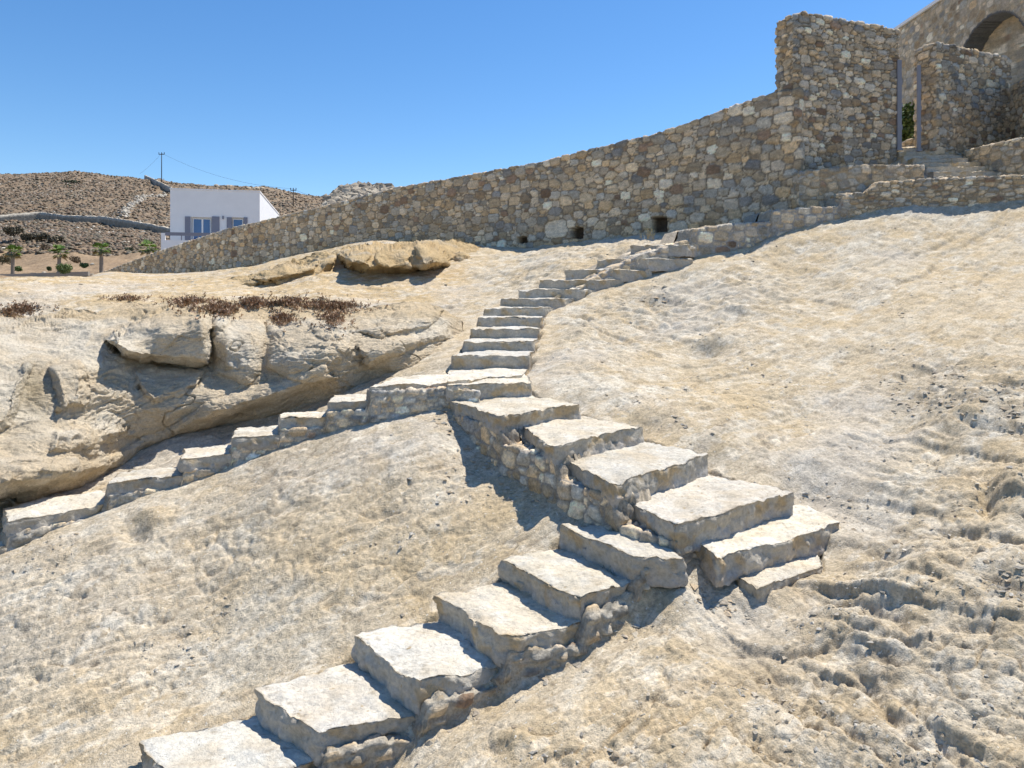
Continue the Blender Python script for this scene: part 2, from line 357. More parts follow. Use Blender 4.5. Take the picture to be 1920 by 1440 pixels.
# --- middle flight and the two slabs right of the fork
r = stair('mid', pz(1145, 922, 1.5).tolist(), 'fan of broad stone steps with a rubble side wall between the landing and the fork')
MID = []
for i, (n, bl, fl, fr, h) in enumerate(mid):
    BL, FL, FR = pz(*bl, h), pz(*fl, h), pz(*fr, h)
    if n == 'L': BL = lvl(pz(838, 714, .81), -h)
    if n == 'K': BL = lvl(MID[0][1]+np.array([.04, .05, 0]), -h)
    BR = lvl(MID[-1][2], -h)+(BL-FL)*.12 if MID else lvl(pz(985, 700, .81), -h)
    MID.append((BL, FL, FR, BR, -h))
for i, (BL, FL, FR, BR, z) in enumerate(MID):
    e = (BL-FL); e = e/np.linalg.norm(e)*.12
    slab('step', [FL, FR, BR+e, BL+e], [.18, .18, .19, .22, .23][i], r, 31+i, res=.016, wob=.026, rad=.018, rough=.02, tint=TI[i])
FL, FR, BR, BL = pz(1345, 1048, 1.68), pz(1580, 980, 1.68), pz(1500, 945, 1.68), pz(1282, 1000, 1.68)
slab('step', [FL, FR, BR, BL], .20, r, 41, res=.016, wob=.028, rad=.02, tint=TI[1])
FL, FR, BR, BL = pz(1420, 1102, 1.85), pz(1540, 1060, 1.85), pz(1530, 1010, 1.85), pz(1355, 1066, 1.85)
slab('step', [FL, FR, BR, BL], .14, r, 42, res=.016, wob=.025, rad=.018, tint=TI[2])
# --- landing + upper flight
UP = [((848,668),(991,663),8.6),((866,642),(1002,636),9.3),((881,619),(1010,612),10.0),((895,598),(1015,590),10.6),((904,579),(1020,573),11.2),
      ((938,562),(1037,556),11.7),((969,547),(1084,537),12.15),((1010,529),(1117,520),12.45),((1057,512),(1165,498),12.75),((1115,493),(1215,478),13.0),((1180,466),(1290,452),13.25)]
r = stair('up', P3(920, 640, 9.3).tolist(), 'narrow grey stone flight climbing from the landing and curving right below the long wall')
zl = -.81
slab('step', [pz(838, 714, .81), pz(980, 702, .81), lvl(P3(995, 663, 8.9), zl), lvl(P3(840, 668, 8.6), zl)], .10, r, 50, res=.02, wob=.02, rad=.015, rough=.015)
slab('step', [lvl(LEFT[0], zl-.012), pz(842, 716, .822), lvl(P3(846, 672, 8.3), zl-.012), lvl(P3(745, 680, 7.9), zl-.012)], .08, r, 51, res=.02, wob=.02, rad=.015, rough=.015)
UPW = []
for i, (a, b, d) in enumerate(UP):
    z = -((a[1]+b[1])/2-HZ)/F*d; A, B = P3(a[0], a[1], d), P3(b[0], b[1], d+.12*(1 if i < 5 else -1.5)); UPW.append((lvl(A, z), lvl(B, z), z))
for i, (a, b, z) in enumerate(UPW):
    if i+1 < len(UPW): na, nb = lvl(UPW[i+1][0], z), lvl(UPW[i+1][1], z)
    else: na, nb = a+np.array([.7, .5, 0]), b+np.array([.4, .5, 0])
    ext = .15
    slab('step', [a, b, nb+(nb-b)*ext, na+(na-a)*ext], .24, r, 60+i, res=.026, wob=.028, rad=.03, tint=(.62, .58, .50))
# --- left flight
r = stair('left', LEFT[3].tolist(), 'row of stone steps descending left from the landing below the overhanging rock')
for i in range(1, len(LEFT)):
    a = LEFT[i]; b = lvl(LEFT[i-1], a[2]); dirn = (b-a)/np.linalg.norm(b-a); back = np.array([-dirn[1], dirn[0], 0])*(.50+.05*math.sin(i*2.3))
    b2 = b+dirn*.12
    slab('step', [a, b2, b2+back, a+back+dirn*.05], .14, r, 80+i, res=.018, wob=.028, rad=.02)

# ---------------------------------------------------------------- near terrain sheet (polar grid, finest near the camera)
NA, NR = 960, 1560
tx = np.linspace(-1.02, 1.02, NA)
rr = np.concatenate([np.linspace(.5, 2.2, 40, endpoint=False), np.exp(np.linspace(math.log(2.2), math.log(60), NR-40))])
Yg = np.broadcast_to(rr[:, None], (NR, NA)).astype(np.float32).copy(); Xg = (Yg*tx[None, :]).astype(np.float32)
# evaluate the smooth surface coarsely, then interpolate
ci = np.linspace(0, NR-1, NR//4).astype(int); cj = np.linspace(0, NA-1, NA//4).astype(int)
Zc = base_z(Xg[np.ix_(ci, cj)].astype(float), Yg[np.ix_(ci, cj)].astype(float))
tmp = np.array([np.interp(np.arange(NA), cj, row) for row in Zc]); Zb = np.array([np.interp(np.arange(NR), ci, tmp[:, j]) for j in range(NA)]).T.astype(np.float32)
ug, vg = uvof(Xg, Yg, Zb)
def blob(u0, v0, su, sv, ang=0):
    a = math.radians(ang); du = ug-u0; dv = vg-v0; x = (du*math.cos(a)-dv*math.sin(a))/su; y = (du*math.sin(a)+dv*math.cos(a))/sv
    return np.exp(-(x*x+y*y))
P = np.stack([Xg, Yg, Zb], -1)
ca, sa = .81, .58                      # strike of the foliation in plan
def strata(ca, sa, k=5.): return np.stack([(Xg*ca+Yg*sa)/k, (-Xg*sa+Yg*ca), Zb*.6], -1)
S1 = strata(.81, .58, 5.); S2 = strata(.55, -.83, 3.)
rough = np.clip(blob(1760,1000,330,190)+.9*blob(1640,1250,330,230)+.5*blob(1900,1420,260,150)+.6*blob(1500,1150,200,90)+.8*blob(1850,740,190,80), 0, 1)
mid_r = np.clip(blob(1300,560,260,60,8)*1.1+blob(1130,630,150,60,10)*.7+blob(1060,482,170,34,10)*1.5, 0, 1)
lefts = sstep(1150, 950, ug+.5*(vg-900))*sstep(700, 800, vg)
far = sstep(9, 14, Yg)
D = fbm(P*.6, 1, 2)*.085
D += fbm(P*3.1, 5, 4)*.010
n = fbm(S1*2.4, 9, 3, .38); D += n*.030+(terrace(n*1.8, 3, .4)-n*1.8)*.10*(.45+.55*lefts+far*.5)
D += ridged(S1*6., 12, 4)*.010*(.4+lefts)
nr = fbm(S2*1.5+fbm(P*1.3, 4, 2)[..., None]*.5, 21, 3, .38); rdg = ridged(S2*2.1+.35*fbm(P*2, 7, 3)[..., None], 25, 5)
D += rough*(nr*.08+rdg*.02+(terrace(nr*2.2, 3, .4)-nr*2.2)*.05+ridged(P*3.4+fbm(P*2,46,2)[..., None], 45, 2)*.012+fbm(P*6, 44, 3)*.008)
wpx = fbm(P*1.7, 241, 3)*.45; wpy = fbm(P*1.7+5, 242, 3)*.45; al = Xg*.81+Yg*.58; ac = -Xg*.58+Yg*.81; al2 = Xg*.55-Yg*.83; ac2 = Xg*.83+Yg*.55
fw = np.clip(.16+.32*rough+.9*mid_r+.25*sstep(.0, .4, fbm(P*.6, 243, 3))+.15*far, 0, 1.1)
h1, e1 = facets(np.where(lefts > .5, al, al2)/.8+wpx, np.where(lefts > .5, ac, ac2)/.38+wpy, 251); D += fw*(h1*.065*sstep(0, .08, e1)-sstep(.09, 0, e1)*.02)
h2, e2 = facets(al2/.26+wpx*2.2, ac2/.15+wpy*2.2, 253); D += fw**1.3*(h2*.034*sstep(0, .05, e2)-sstep(.10, 0, e2)*.010)
h3, e3 = facets(al/.11+wpx*4, ac/.07+wpy*4, 255); D += (.15+fw)*h3*.006*sstep(0, .3, e3)
AC = np.stack([np.where(rough > .35, al2, al)*.9, np.where(rough > .35, ac2, ac)*5.5, Xg*0], -1)
ln1 = np.abs(perlin(AC+fbm(P*2.2, 271, 3)[..., None]*.9, 272)); ln2 = np.abs(perlin(AC*2.6+fbm(P*4, 273, 3)[..., None]*.8, 274))
lm = sstep(-.05, .3, fbm(P*1.1, 275, 3)); crk = np.maximum(sstep(.05, 0, ln1)*lm, sstep(.07, 0, ln2)*sstep(.1, -.3, fbm(P*1.3, 276, 3))*.8); D -= crk*.024
A1 = np.where(rough > .35, al2, al); C1 = np.where(rough > .35, ac2, ac)
h4, e4 = facets(A1/.95+wpx*.5, C1/.13+wpy*.9, 257); D += (.35+.65*sstep(-.15, .25, fbm(P*.9, 258, 3)))*(h4*.032-sstep(.10, 0, e4)*.010)*(.8+1.1*rough+.5*far)
h5, e5 = facets(A1/2.6+wpx*.3, C1/.42+wpy*.5, 259); D += (h5*.075-sstep(.06, 0, e5)*.025)*(.5+.8*rough+.5*far)*sstep(-.3, .3, fbm(P*.5, 260, 3)+.1)
nm = fbm(strata(.98, .18, 4.)*1.8, 31, 3, .4)
D += mid_r*((terrace(nm*2, 3, .35)-nm*2)*.26+ridged(S1*2.2, 35, 4)*.06)
n5 = fbm(S1*4.6, 61, 2, .35); msk = sstep(-.1, .3, fbm(P*.9, 62, 3)+.12*far+.25*lefts)
D += (terrace(n5*1.6, 3.5, .4)-n5*1.6)*.085*msk
n6 = fbm(strata(.95, .2, 3.5)*9+fbm(P*3, 63, 2)[..., None]*.4, 64, 2, .35); D += (terrace(n6*1.5, 3, .4)-n6*1.5)*.034*(1-.5*msk)
ck = np.abs(perlin(S1*3.1+fbm(P*2.2, 65, 3)[..., None]*.8, 66)); D -= sstep(.035, .0, ck)*.03*sstep(.0, .25, fbm(P*1.1, 67, 3))
pit = fbm(P*6.5, 68, 3); D -= sstep(.42, .62, pit)*.018
fl = np.abs(perlin(strata(.97, -.2, 2.5)*2.2+fbm(P*2.7, 165, 3)[..., None]*.9, 166)); D -= sstep(.05, .0, fl)*.03*sstep(.05, .3, fbm(P*.8, 167, 3)+.15*rough)
# broken stone beds
rub = np.clip(blob(1800,740,130,50,-5)*1.5+blob(1700,1000,60,30)*.6+blob(1880,1150,60,60)*.8+blob(1230,570,70,22)*1.0, 0, 1)*sstep(-.2, .35, fbm(P*2.3, 8, 3)+.15)
mr = rub > .01; idn = np.zeros(Xg.shape, np.float32); f1 = idn.copy(); f2 = idn.copy()
Pr = P[mr]; f1[mr], f2[mr], idn[mr] = worley(Pr*np.array([7, 10, 9.])+fbm(Pr*4, 3, 2)[..., None]*.7, 3)
D += rub*(sstep(.04, .3, f2-f1)*(.012+.02*idn))
# hand-placed scarps, pits and folds (pixel of the photograph, size, angle, depth)
for u0, v0, su, sv, an, am in [(1320,655,55,11,8,-.16),(1330,640,70,14,8,.05),(1195,590,60,10,0,.10),(1230,567,40,9,5,-.06),(1370,580,70,9,0,.09),(1400,568,60,8,5,-.05),(1080,632,45,8,8,.06),
                               (1730,695,45,10,15,-.08),(1900,915,50,45,0,.10),(1850,930,16,35,10,-.10),(1660,1020,40,22,10,-.12),(1620,1040,30,14,-20,.05),(1905,1070,36,40,0,.09),(1880,1110,34,12,-15,-.10),(1900,1210,26,18,0,.05),
                               (250,985,22,26,60,-.10),(275,965,40,14,10,.07),(930,1395,20,18,0,-.07),(965,1390,30,20,0,.05),(1780,800,90,14,20,.10),(1560,1175,60,16,-20,.05),(1700,1180,50,14,-60,-.06),
                               (1650,1300,120,10,-55,-.06),(1560,1330,90,9,-45,-.05),(1760,1380,110,9,-50,-.05),(1480,1300,70,10,-40,-.04),(1600,1130,90,12,10,.06)]:
    D += am*blob(u0, v0, su, sv, an)*(Yg/5.)**.35
fade = sstep(62, 30, Yg)
near = np.full(Xg.shape, 9., np.float32)
for q, z in CARVE:
    xs = [p[0] for p in q]; ys = [p[1] for p in q]
    m = (Xg > min(xs)-1) & (Xg < max(xs)+1) & (Yg > min(ys)-1) & (Yg < max(ys)+1)
    near[m] = np.minimum(near[m], in_quad(Xg[m], Yg[m], q))
calm = .22+.78*sstep(.0, .7, near)
D = D*calm
for ax in (0, 1): D = (np.roll(D, 1, ax)+2*D+np.roll(D, -1, ax))/4
D = D.astype(np.float32)
Zt = Zb+D*np.interp(Yg, [0, 9, 15], [1, 1, .7])
# bring the ground down smoothly to the edges of the steps and to the foot of their side walls
SP = []
for q, z in CARVE:
    for k in range(4):
        for t in np.linspace(0, .9, 6): p_ = q[k]*(1-t)+q[(k+1) % 4]*t; SP.append((p_[0], p_[1], z-.035))
for pl, off in [([P3(560,1462,3.6), P3(610,1432,3.7), P3(740,1368,3.88), P3(930,1258,4.1), P3(1090,1178,4.3), P3(1200,1112,4.46), P3(1268,1055,4.66)], -.22),
                ([P3(826,770,7.15), P3(870,820,6.75), P3(930,885,6.25), P3(1000,950,5.7), P3(1080,985,5.35)], -.02),
                ([P3(620,800,6.93), P3(700,772,7.05), P3(822,765,7.2)], -.03), ([P3(1225,1085,4.62), P3(1275,1055,4.74), P3(1290,1080,4.66), P3(1330,1120,4.56), P3(1420,1142,4.46), P3(1530,1098,4.55)], -.05)]:
    for k in range(len(pl)-1):
        for t in np.linspace(0, 1, 7): p_ = pl[k]*(1-t)+pl[k+1]*t; SP.append((p_[0], p_[1], p_[2]+off))
SP = np.array(SP)
def grid_ij(x, y): return np.interp(y, rr, np.arange(NR)), (x/y+1.02)/2.04*(NA-1)
gi, gj = grid_ij(SP[:, 0], SP[:, 1]); viol = np.clip(Zt[gi.round().astype(int), gj.round().astype(int)]-SP[:, 2], 0, .6)
cxi = np.arange(0, NR, 3); cxj = np.arange(0, NA, 3); Xc, Yc_ = Xg[np.ix_(cxi, cxj)], Yg[np.ix_(cxi, cxj)]
num = np.zeros(Xc.shape, np.float32); den = num.copy(); dmin = num+99
for (x, y, _z), e in zip(SP, viol):
    d2 = (Xc-x)**2+(Yc_-y)**2; w_ = 1/(d2+.006)**2; num += w_*e; den += w_; dmin = np.minimum(dmin, d2)
cor = num/den*np.exp(-(dmin/.20)); cor = np.array([np.interp(np.arange(NA), cxj, row) for row in cor]); cor = np.array([np.interp(np.arange(NR), cxi, cor[:, j_]) for j_ in range(NA)]).T
Zt = (Zt-cor).astype(np.float32)
for q, z in CARVE:      # and keep it below the treads themselves
    xs = [p[0] for p in q]; ys = [p[1] for p in q]
    m = (Xg > min(xs)-.1) & (Xg < max(xs)+.1) & (Yg > min(ys)-.1) & (Yg < max(ys)+.1)
    sdv = in_quad(Xg[m], Yg[m], q); Zt[m] = np.minimum(Zt[m], z-.06+np.where(sdv < .015, 0, (sdv-.015)*3))
P[..., 2] = Zt
# fine relief goes along the true surface normal
Nt = np.cross(np.gradient(P, axis=1), np.gradient(P, axis=0)); Nt /= np.linalg.norm(Nt, axis=2)[..., None]+1e-9; Nt *= np.sign(Nt[..., 2:3])
fin = fbm(P*9, 41, 4)*.008*(1+.8*rough)+fbm(P*26, 43, 3)*.009+ridged(P*15, 45, 3)*.007
P = (P+Nt*(fin*(.4+.6*calm))[..., None]).astype(np.float32)
# colours: tone patches, pale and dark flecks, darker joints and cracks
def mixg(col, c, m): return col*(1-m[..., None])+np.array(c, np.float32)*m[..., None]
n1 = fbm(P*.8, 51, 5); n2 = fbm(P*2.6, 53, 5); n3 = fbm(S1*3.2, 55, 4); n4 = fbm(P*7, 57, 4)
colg = np.ones(P.shape, np.float32)*np.array((.575, .485, .350), np.float32)
colg = mixg(colg, (.60, .54, .43), sstep(.0, .35, n3+n1*.4)*.7)
colg = mixg(colg, (.545, .42, .25), sstep(.0, .40, n2*.8-n1*.7+.05)*.65)
greyz = np.clip(blob(900,830,110,130,-40)+blob(350,1050,420,130,25)*.8+blob(700,830,250,60,20), 0, 1); colg = mixg(colg, (.53, .49, .43), greyz*.5*sstep(-.4, .3, n2+.1))
och = np.clip(blob(880,1000,180,70,35)*.8+blob(1450,760,180,60,10)*.6+blob(1380,700,150,40)*.4+blob(400,1330,260,60,35)*.35, 0, 1); colg = mixg(colg, (.50, .385, .225), och*.65)
plat = sstep(585, 560, vg)*sstep(905, 860, ug)*sstep(7, 9, Yg); colg = mixg(colg, (.54, .395, .21), plat*.9*sstep(-.5, .2, n2+.2))
colg = mixg(colg, (.46, .385, .27), rough*.45*sstep(-.2, .4, n2))
colg = mixg(colg, (.36, .34, .28), rub*sstep(.3, .6, idn)*.5); colg = mixg(colg, (.42, .35, .25), rub*.4)
n7 = fbm(S1*9, 58, 4)
colg = mixg(colg, (.66, .61, .51), sstep(.1, .3, n4+n3*.5+n7*.9)*.45)
colg = mixg(colg, (.38, .30, .20), sstep(.16, .36, n7-.4*n4)*.45)
fk = fbm(P*19, 283, 3); colg = mixg(colg, (.30, .24, .16), sstep(.28, .5, fk)*.6)
colg *= (.945+.16*n4+.16*n7)[..., None]
jt = np.maximum(sstep(.06, 0, e1)*np.clip(fw, 0, 1), np.maximum(sstep(.07, 0, e4)*.6, sstep(.04, 0, e5)*.9)*sstep(-.1, .3, n2+.1)); colg = mixg(colg, (.34, .27, .185), jt*.55); colg = mixg(colg, (.30, .24, .165), crk*.6)
pk = fbm(P*.45, 281, 4); colg = mixg(colg, (.49, .45, .39), sstep(.05, .4, pk)*.5); colg = mixg(colg, (.50, .385, .23), sstep(.05, .4, -pk+.5*n2)*.45)
beyond = sstep(30, 42, Yg); colg = mixg(colg, (.30, .22, .15), beyond)
terrain = np_mesh('ground', P.reshape(-1, 3), grid_quads(NR, NA)[:, ::1], M_ground, None, colg.reshape(-1, 3))
tag(terrain, 'bare beige rock slope around the stairs', None, None, 'structure')
def ter_z(x, y):
    i = np.interp(y, rr, np.arange(NR)); j = (x/y+1.02)/2.04*(NA-1)
    i = int(min(max(i, 0), NR-1)); j = int(min(max(j, 0), NA-1)); return float(Zt[i, j])

# ---------------------------------------------------------------- rubble walls
PAL = np.array([(.34,.285,.21),(.38,.32,.24),(.33,.30,.265),(.29,.285,.27),(.245,.26,.27),(.185,.20,.225),(.38,.285,.175),(.20,.14,.105),(.46,.43,.38),(.42,.36,.285),(.30,.245,.18),(.32,.255,.185)])
PW = np.array([.15,.13,.11,.10,.08,.05,.07,.03,.08,.09,.06,.05]); PW = PW/PW.sum()
def rubble_sites(L, z0, z1, rmin, rmax, seed, asp=1.35, extra=()):
    g = np.random.default_rng(seed); cell = rmax*2; grid = {}; S = []
    def ok(x, y, rd):
        a, b = int(x//cell), int(y//cell)
        for i in (a-1, a, a+1):
            for j in (b-1, b, b+1):
                for k in grid.get((i, j), ()):
                    if (S[k][0]-x)**2+(S[k][1]-y)**2 < ((S[k][2]+rd)*.80)**2: return False
        return True
    def put(x, y, rd, c): S.append((x, y, rd, c)); grid.setdefault((int(x//cell), int(y//cell)), []).append(len(S)-1)
    for (x, z, rd, c) in extra: put(x, z*asp, rd, c)
    A = L*(z1-z0)*asp
    for lo, hi, fr in ((.78, 1, .30), (.5, .78, 1.0), (.28, .5, 2.6), (0, .28, 5.0)):
        ra = rmin+(rmax-rmin)*lo; rb = rmin+(rmax-rmin)*hi; nt_ = int(A/(math.pi*ra*ra)*fr*1.2)+20
        xs = g.uniform(0, L, nt_); ys = g.uniform(z0*asp, z1*asp, nt_); rs = g.uniform(ra, rb, nt_)
        for x, y, rd in zip(xs, ys, rs):
            if ok(x, y, rd): put(x, y, rd, -1)
    S = np.array(S); pal = g.choice(len(PAL), len(S), p=PW); fix = S[:, 3] >= 0; pal[fix] = S[fix, 3].astype(int)
    br = g.uniform(.62, 1.32, len(S))
    cols = PAL[pal]; cols = cols*.72+cols.mean(1)[:, None]*np.array([1.07, 1., .90])*.28; cols = cols*br[:, None]*np.array([1.68, 1.53, 1.29]); rnd = g.uniform(0, 1, (len(S), 3))
    return S[:, 0], S[:, 1], S[:, 2], cols, rnd
def wall(name, front, zb, zt, thick, parent, seed, ds=.03, dz=.03, rmin=.05, rmax=.17, relief=.05, mortar=(.40, .33, .235), gap=.016, extra=(), asp=1.35, coarse_back=True,
         topround=0.0, mutate=None, bright=1.0, label=None, holes=(), side=-1):
    """rubble wall: front = plan polyline of the visible face (left to right as seen), zb/zt(s) heights along it, thickness behind it"""
    fr = np.array(front, float); seg = np.linalg.norm(np.diff(fr, axis=0), axis=1); cs = np.concatenate([[0], np.cumsum(seg)]); L = cs[-1]
    nF = int(L/ds)+1; sF = np.linspace(0, L, nF); px = np.interp(sF, cs, fr[:, 0]); py = np.interp(sF, cs, fr[:, 1])
    k = max(3, int(.4/ds)); ker = np.ones(k)/k
    tg = np.gradient(np.stack([px, py], 1), axis=0); tg /= np.linalg.norm(tg, axis=1)[:, None]
    tgs = np.stack([np.convolve(np.pad(tg[:, c], k, 'edge'), ker, 'same')[k:-k] for c in (0, 1)], 1); tgs /= np.linalg.norm(tgs, axis=1)[:, None]
    nb = np.stack([-tgs[:, 1], tgs[:, 0]], 1)                     # points to the back (left-to-right path seen from the front)
    Fp = np.stack([px, py], 1); Bp = Fp+nb*thick; Cp = Fp+nb*thick/2
    kb = 5 if coarse_back else 1
    ib = np.arange(nF-1, -1, -kb)
    ne = max(3, int(thick/ds))
    e1 = np.linspace(0, 1, ne+1)[1:-1, None]
    loop = np.concatenate([Fp, Fp[-1]+(Bp[-1]-Fp[-1])*e1, Bp[ib], Bp[0]+(Fp[0]-Bp[0])*e1])
    sl_ = np.concatenate([sF, np.full(ne-1, L), sF[ib], np.zeros(ne-1)])
    cen_i = np.clip(sl_, min(thick/2, L/2), max(L-thick/2, L/2)); cx = np.interp(cen_i, sF, Cp[:, 0]); cy = np.interp(cen_i, sF, Cp[:, 1])
    dl = np.linalg.norm(np.diff(loop, axis=0, append=loop[:1]), axis=1); sarc = np.concatenate([[0], np.cumsum(dl)[:-1]]); LT = dl.sum()
    zbs = np.array([zb(x) for x in sl_]); zts = np.array([zt(x) for x in sl_])
    nV = int((zts-zbs).max()/dz)+2; nT = max(3, int(thick/2/ds))
    rows = []; zc = []
    for kx in range(nV):
        f = kx/(nV-1); z = zbs+(zts-zbs)*f; rows.append(np.stack([loop[:, 0], loop[:, 1], z], 1)); zc.append(z)
    for kx in range(1, nT+1):
        f = kx/nT*.96; x = loop[:, 0]+(cx-loop[:, 0])*f; y = loop[:, 1]+(cy-loop[:, 1])*f
        rows.append(np.stack([x, y, zts+topround*math.sin(f*math.pi/2)], 1)); zc.append(zts+f*thick/2)
    G = np.array(rows); ZC = np.array(zc); SC = np.broadcast_to(sarc[None], ZC.shape)
    # normals
    gu = np.roll(G, -1, 1)-np.roll(G, 1, 1); gv = np.gradient(G, axis=0); Nn = np.cross(gu, gv); Nn /= np.linalg.norm(Nn, axis=2)[..., None]+1e-9
    sx, sy, srd, scol, srnd = rubble_sites(LT, zbs.min()-.1, (zts.max()+thick/2)+.1, rmin, rmax, seed, asp, extra)
    qx = SC.ravel(); qy = (ZC*asp).ravel()
    wpn = np.stack([qx, qy, qx*0+seed], 1); dxn = fbm(wpn*4, seed+3, 3)*.018; dyn = fbm(wpn*4+9, seed+4, 3)*.018; qx2 = qx+dxn; qy2 = qy+dyn
    gg = np.random.default_rng(seed+99); sang = gg.normal(0, .13, len(sx)); sk = gg.uniform(.8, 1.15, len(sx))
    best = np.zeros(len(qx), int); bd = np.full(len(qx), 9.)
    cell = rmax*2.2; keys = {}
    for kx in range(len(sx)): keys.setdefault((int(sx[kx]//cell), int(sy[kx]//cell)), []).append(kx)
    ca_, cb_ = (qx2//cell).astype(int), (qy2//cell).astype(int); code = ca_*100003+cb_; order = np.argsort(code, kind='stable'); sc = code[order]
    bounds = np.flatnonzero(np.diff(sc))+1
    for grp in np.split(order, bounds):
        a, b = ca_[grp[0]], cb_[grp[0]]; cand = [k_ for i in (-1, 0, 1) for j in (-1, 0, 1) for k_ in keys.get((a+i, b+j), ())]
        if not cand: continue
        cand = np.array(cand); X = qx2[grp][:, None]; Y = qy2[grp][:, None]
        cA, sA = np.cos(sang[cand])[None], np.sin(sang[cand])[None]; dX = X-sx[cand]; dY = Y-sy[cand]
        pw = (np.abs(dX*cA+dY*sA)**5.+np.abs(dY*cA-dX*sA)**5.)**(2/5.)-srd[cand]**2*sk[cand]
        i1 = pw.argmin(1); p1 = pw[np.arange(len(grp)), i1]; bb = cand[i1]
        den = 2*np.sqrt((sx[cand][None]-sx[bb][:, None])**2+(sy[cand][None]-sy[bb][:, None])**2)+1e-6
        dd = (pw-p1[:, None])/den; dd[np.arange(len(grp)), i1] = 9; best[grp] = bb; bd[grp] = dd.min(1)
    bd = bd+fbm(wpn*14, seed+6, 2)*.008
    rd = srnd[best]; onst = sstep(gap*.35, gap, bd); dome = 1-np.exp(-np.maximum(bd-gap*.4, 0)/.009)
    dsp = relief*(dome*(.30+.60*rd[:, 0]))+((qx-sx[best])*(rd[:, 1]-.5)+(qy-sy[best])*(rd[:, 2]-.5))*.25*onst
    dsp += fbm(wpn*9, seed+8, 4)*.02*onst+fbm(wpn*22, seed+9, 3)*.012
    strk = fbm(np.stack([qx*4+sang[best]*9, qy*15+best*3.7, qx*0], 1), seed+15, 4)
    colv = scol[best]*(1+.22*fbm(wpn*12, seed+12, 4)+.35*strk)[:, None]*bright
    colv = colv*onst[:, None]+np.array(mortar)*(1+.15*fbm(wpn*8, seed+14, 3))[:, None]*(1-onst)[:, None]
    G2 = G+Nn*dsp.reshape(ZC.shape)[..., None]
    colv = colv.reshape(G.shape); gz = sstep(1.0, 2.0, np.abs(np.gradient(zts))/ds)*np.ones((G.shape[0], 1)); gz[:nV-2] = 0; colv = colv*(1-gz[..., None])+np.array((.36, .31, .24))*gz[..., None]
    if mutate is not None: G2, colv = mutate(G2, colv, G, Nn)
    nr_, nc_ = ZC.shape
    Q = grid_quads(nr_, nc_, True)
    V = G2.reshape(-1, 3)
    o = np_mesh(name, V, Q, M_wallst, parent, np.clip(colv, .02, .9).reshape(-1, 3), origin=None if parent else (fr[0][0], fr[0][1], float(zbs[0])))
    return o
def lin(L, pts):
    a = np.array(pts, float); return lambda s: float(np.interp(s, a[:, 0], a[:, 1]))
def face_path(pts):   # (u, d) -> plan points, and arc lengths
    p = [((u-960)/F*d, d) for u, d in pts]; a = np.array(p); return p, np.concatenate([[0], np.cumsum(np.linalg.norm(np.diff(a, axis=0), axis=1))])
def zpix(v, d): return -(v-HZ)/F*d

# long boundary wall
pts = [(190,35.5,512),(300,31.5,471),(420,27.5,432),(560,24.4,399),(740,21.6,354),(1000,18.8,308),(1240,16.9,249),(1457,15.5,172),(1500,15.25,168)]
p, cs = face_path([(a, b) for a, b, c in pts])
ztf = lin(0, [(s, zpix(c, b)) for s, (a, b, c) in zip(cs, pts)])
def zb_of(front, arc, drop=.35):
    fr = np.array(front); s0 = np.linspace(0, arc[-1], 80); zz = [ter_z(np.interp(s, arc, fr[:, 0]), np.interp(s, arc, fr[:, 1])) for s in s0]
    return lambda s: float(np.interp(s, s0, zz))-drop
def s_at(pts, cs, u): return float(np.interp(u, [q[0] for q in pts], cs))
big = [(1047,430,.38,8),(1470,222,.22,8),(1475,190,.19,9),(1383,228,.17,5),(1343,345,.20,8),(1342,318,.17,7),(1435,254,.17,7),(1260,330,.15,9),(1258,278,.17,4),(1250,345,.20,8),(1275,428,.24,3),(1130,440,.22,3),
       (1400,378,.18,5),(1445,375,.18,5),(1295,375,.16,5),(1178,367,.16,8),(1110,385,.15,6),(1003,376,.14,8),(760,376,.16,7),(455,470,.24,9),(570,445,.2,8),(500,475,.2,2)]
ext = []
for u, v, rd, c in big:
    d = float(np.interp(u, [q[0] for q in pts], [q[1] for q in pts])); ext.append((s_at(pts, cs, u), zpix(v, d), rd, c))
zbl = zb_of(p, cs)
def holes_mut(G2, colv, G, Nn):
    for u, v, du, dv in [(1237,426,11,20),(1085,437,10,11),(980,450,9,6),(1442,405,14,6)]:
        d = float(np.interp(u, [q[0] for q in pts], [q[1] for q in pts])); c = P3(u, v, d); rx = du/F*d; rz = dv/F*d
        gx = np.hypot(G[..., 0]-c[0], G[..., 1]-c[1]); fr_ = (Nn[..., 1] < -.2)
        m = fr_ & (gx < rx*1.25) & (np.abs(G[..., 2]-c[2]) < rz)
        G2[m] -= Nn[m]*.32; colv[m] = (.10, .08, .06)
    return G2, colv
o = wall('boundary_wall', p, zbl, ztf, .5, None, 5, ds=.028, dz=.03, rmin=.045, rmax=.20, relief=.06, gap=.014, asp=1.45, mortar=(.25, .205, .15), extra=ext, mutate=holes_mut)
tag(o, 'long rubble stone wall sloping down left across the picture behind the rock', 'wall')

# tall wall beside the gate
ptl = [(1488,15.4),(1683,16.45)]; pT, cT = face_path(ptl); zT = lin(0, [(0, zpix(26, 15.35)), (.25, zpix(20, 15.35)), (cT[-1], zpix(57, 16.45))])
o = wall('high_wall', pT, zb_of(pT, cT, .8), zT, .55, None, 15, ds=.025, dz=.025, rmin=.045, rmax=.17, relief=.065, gap=.015, asp=1.75, mortar=(.20, .165, .115), bright=1.05)
tag(o, 'tallest rubble stone wall standing left of the grey gate posts', 'wall')
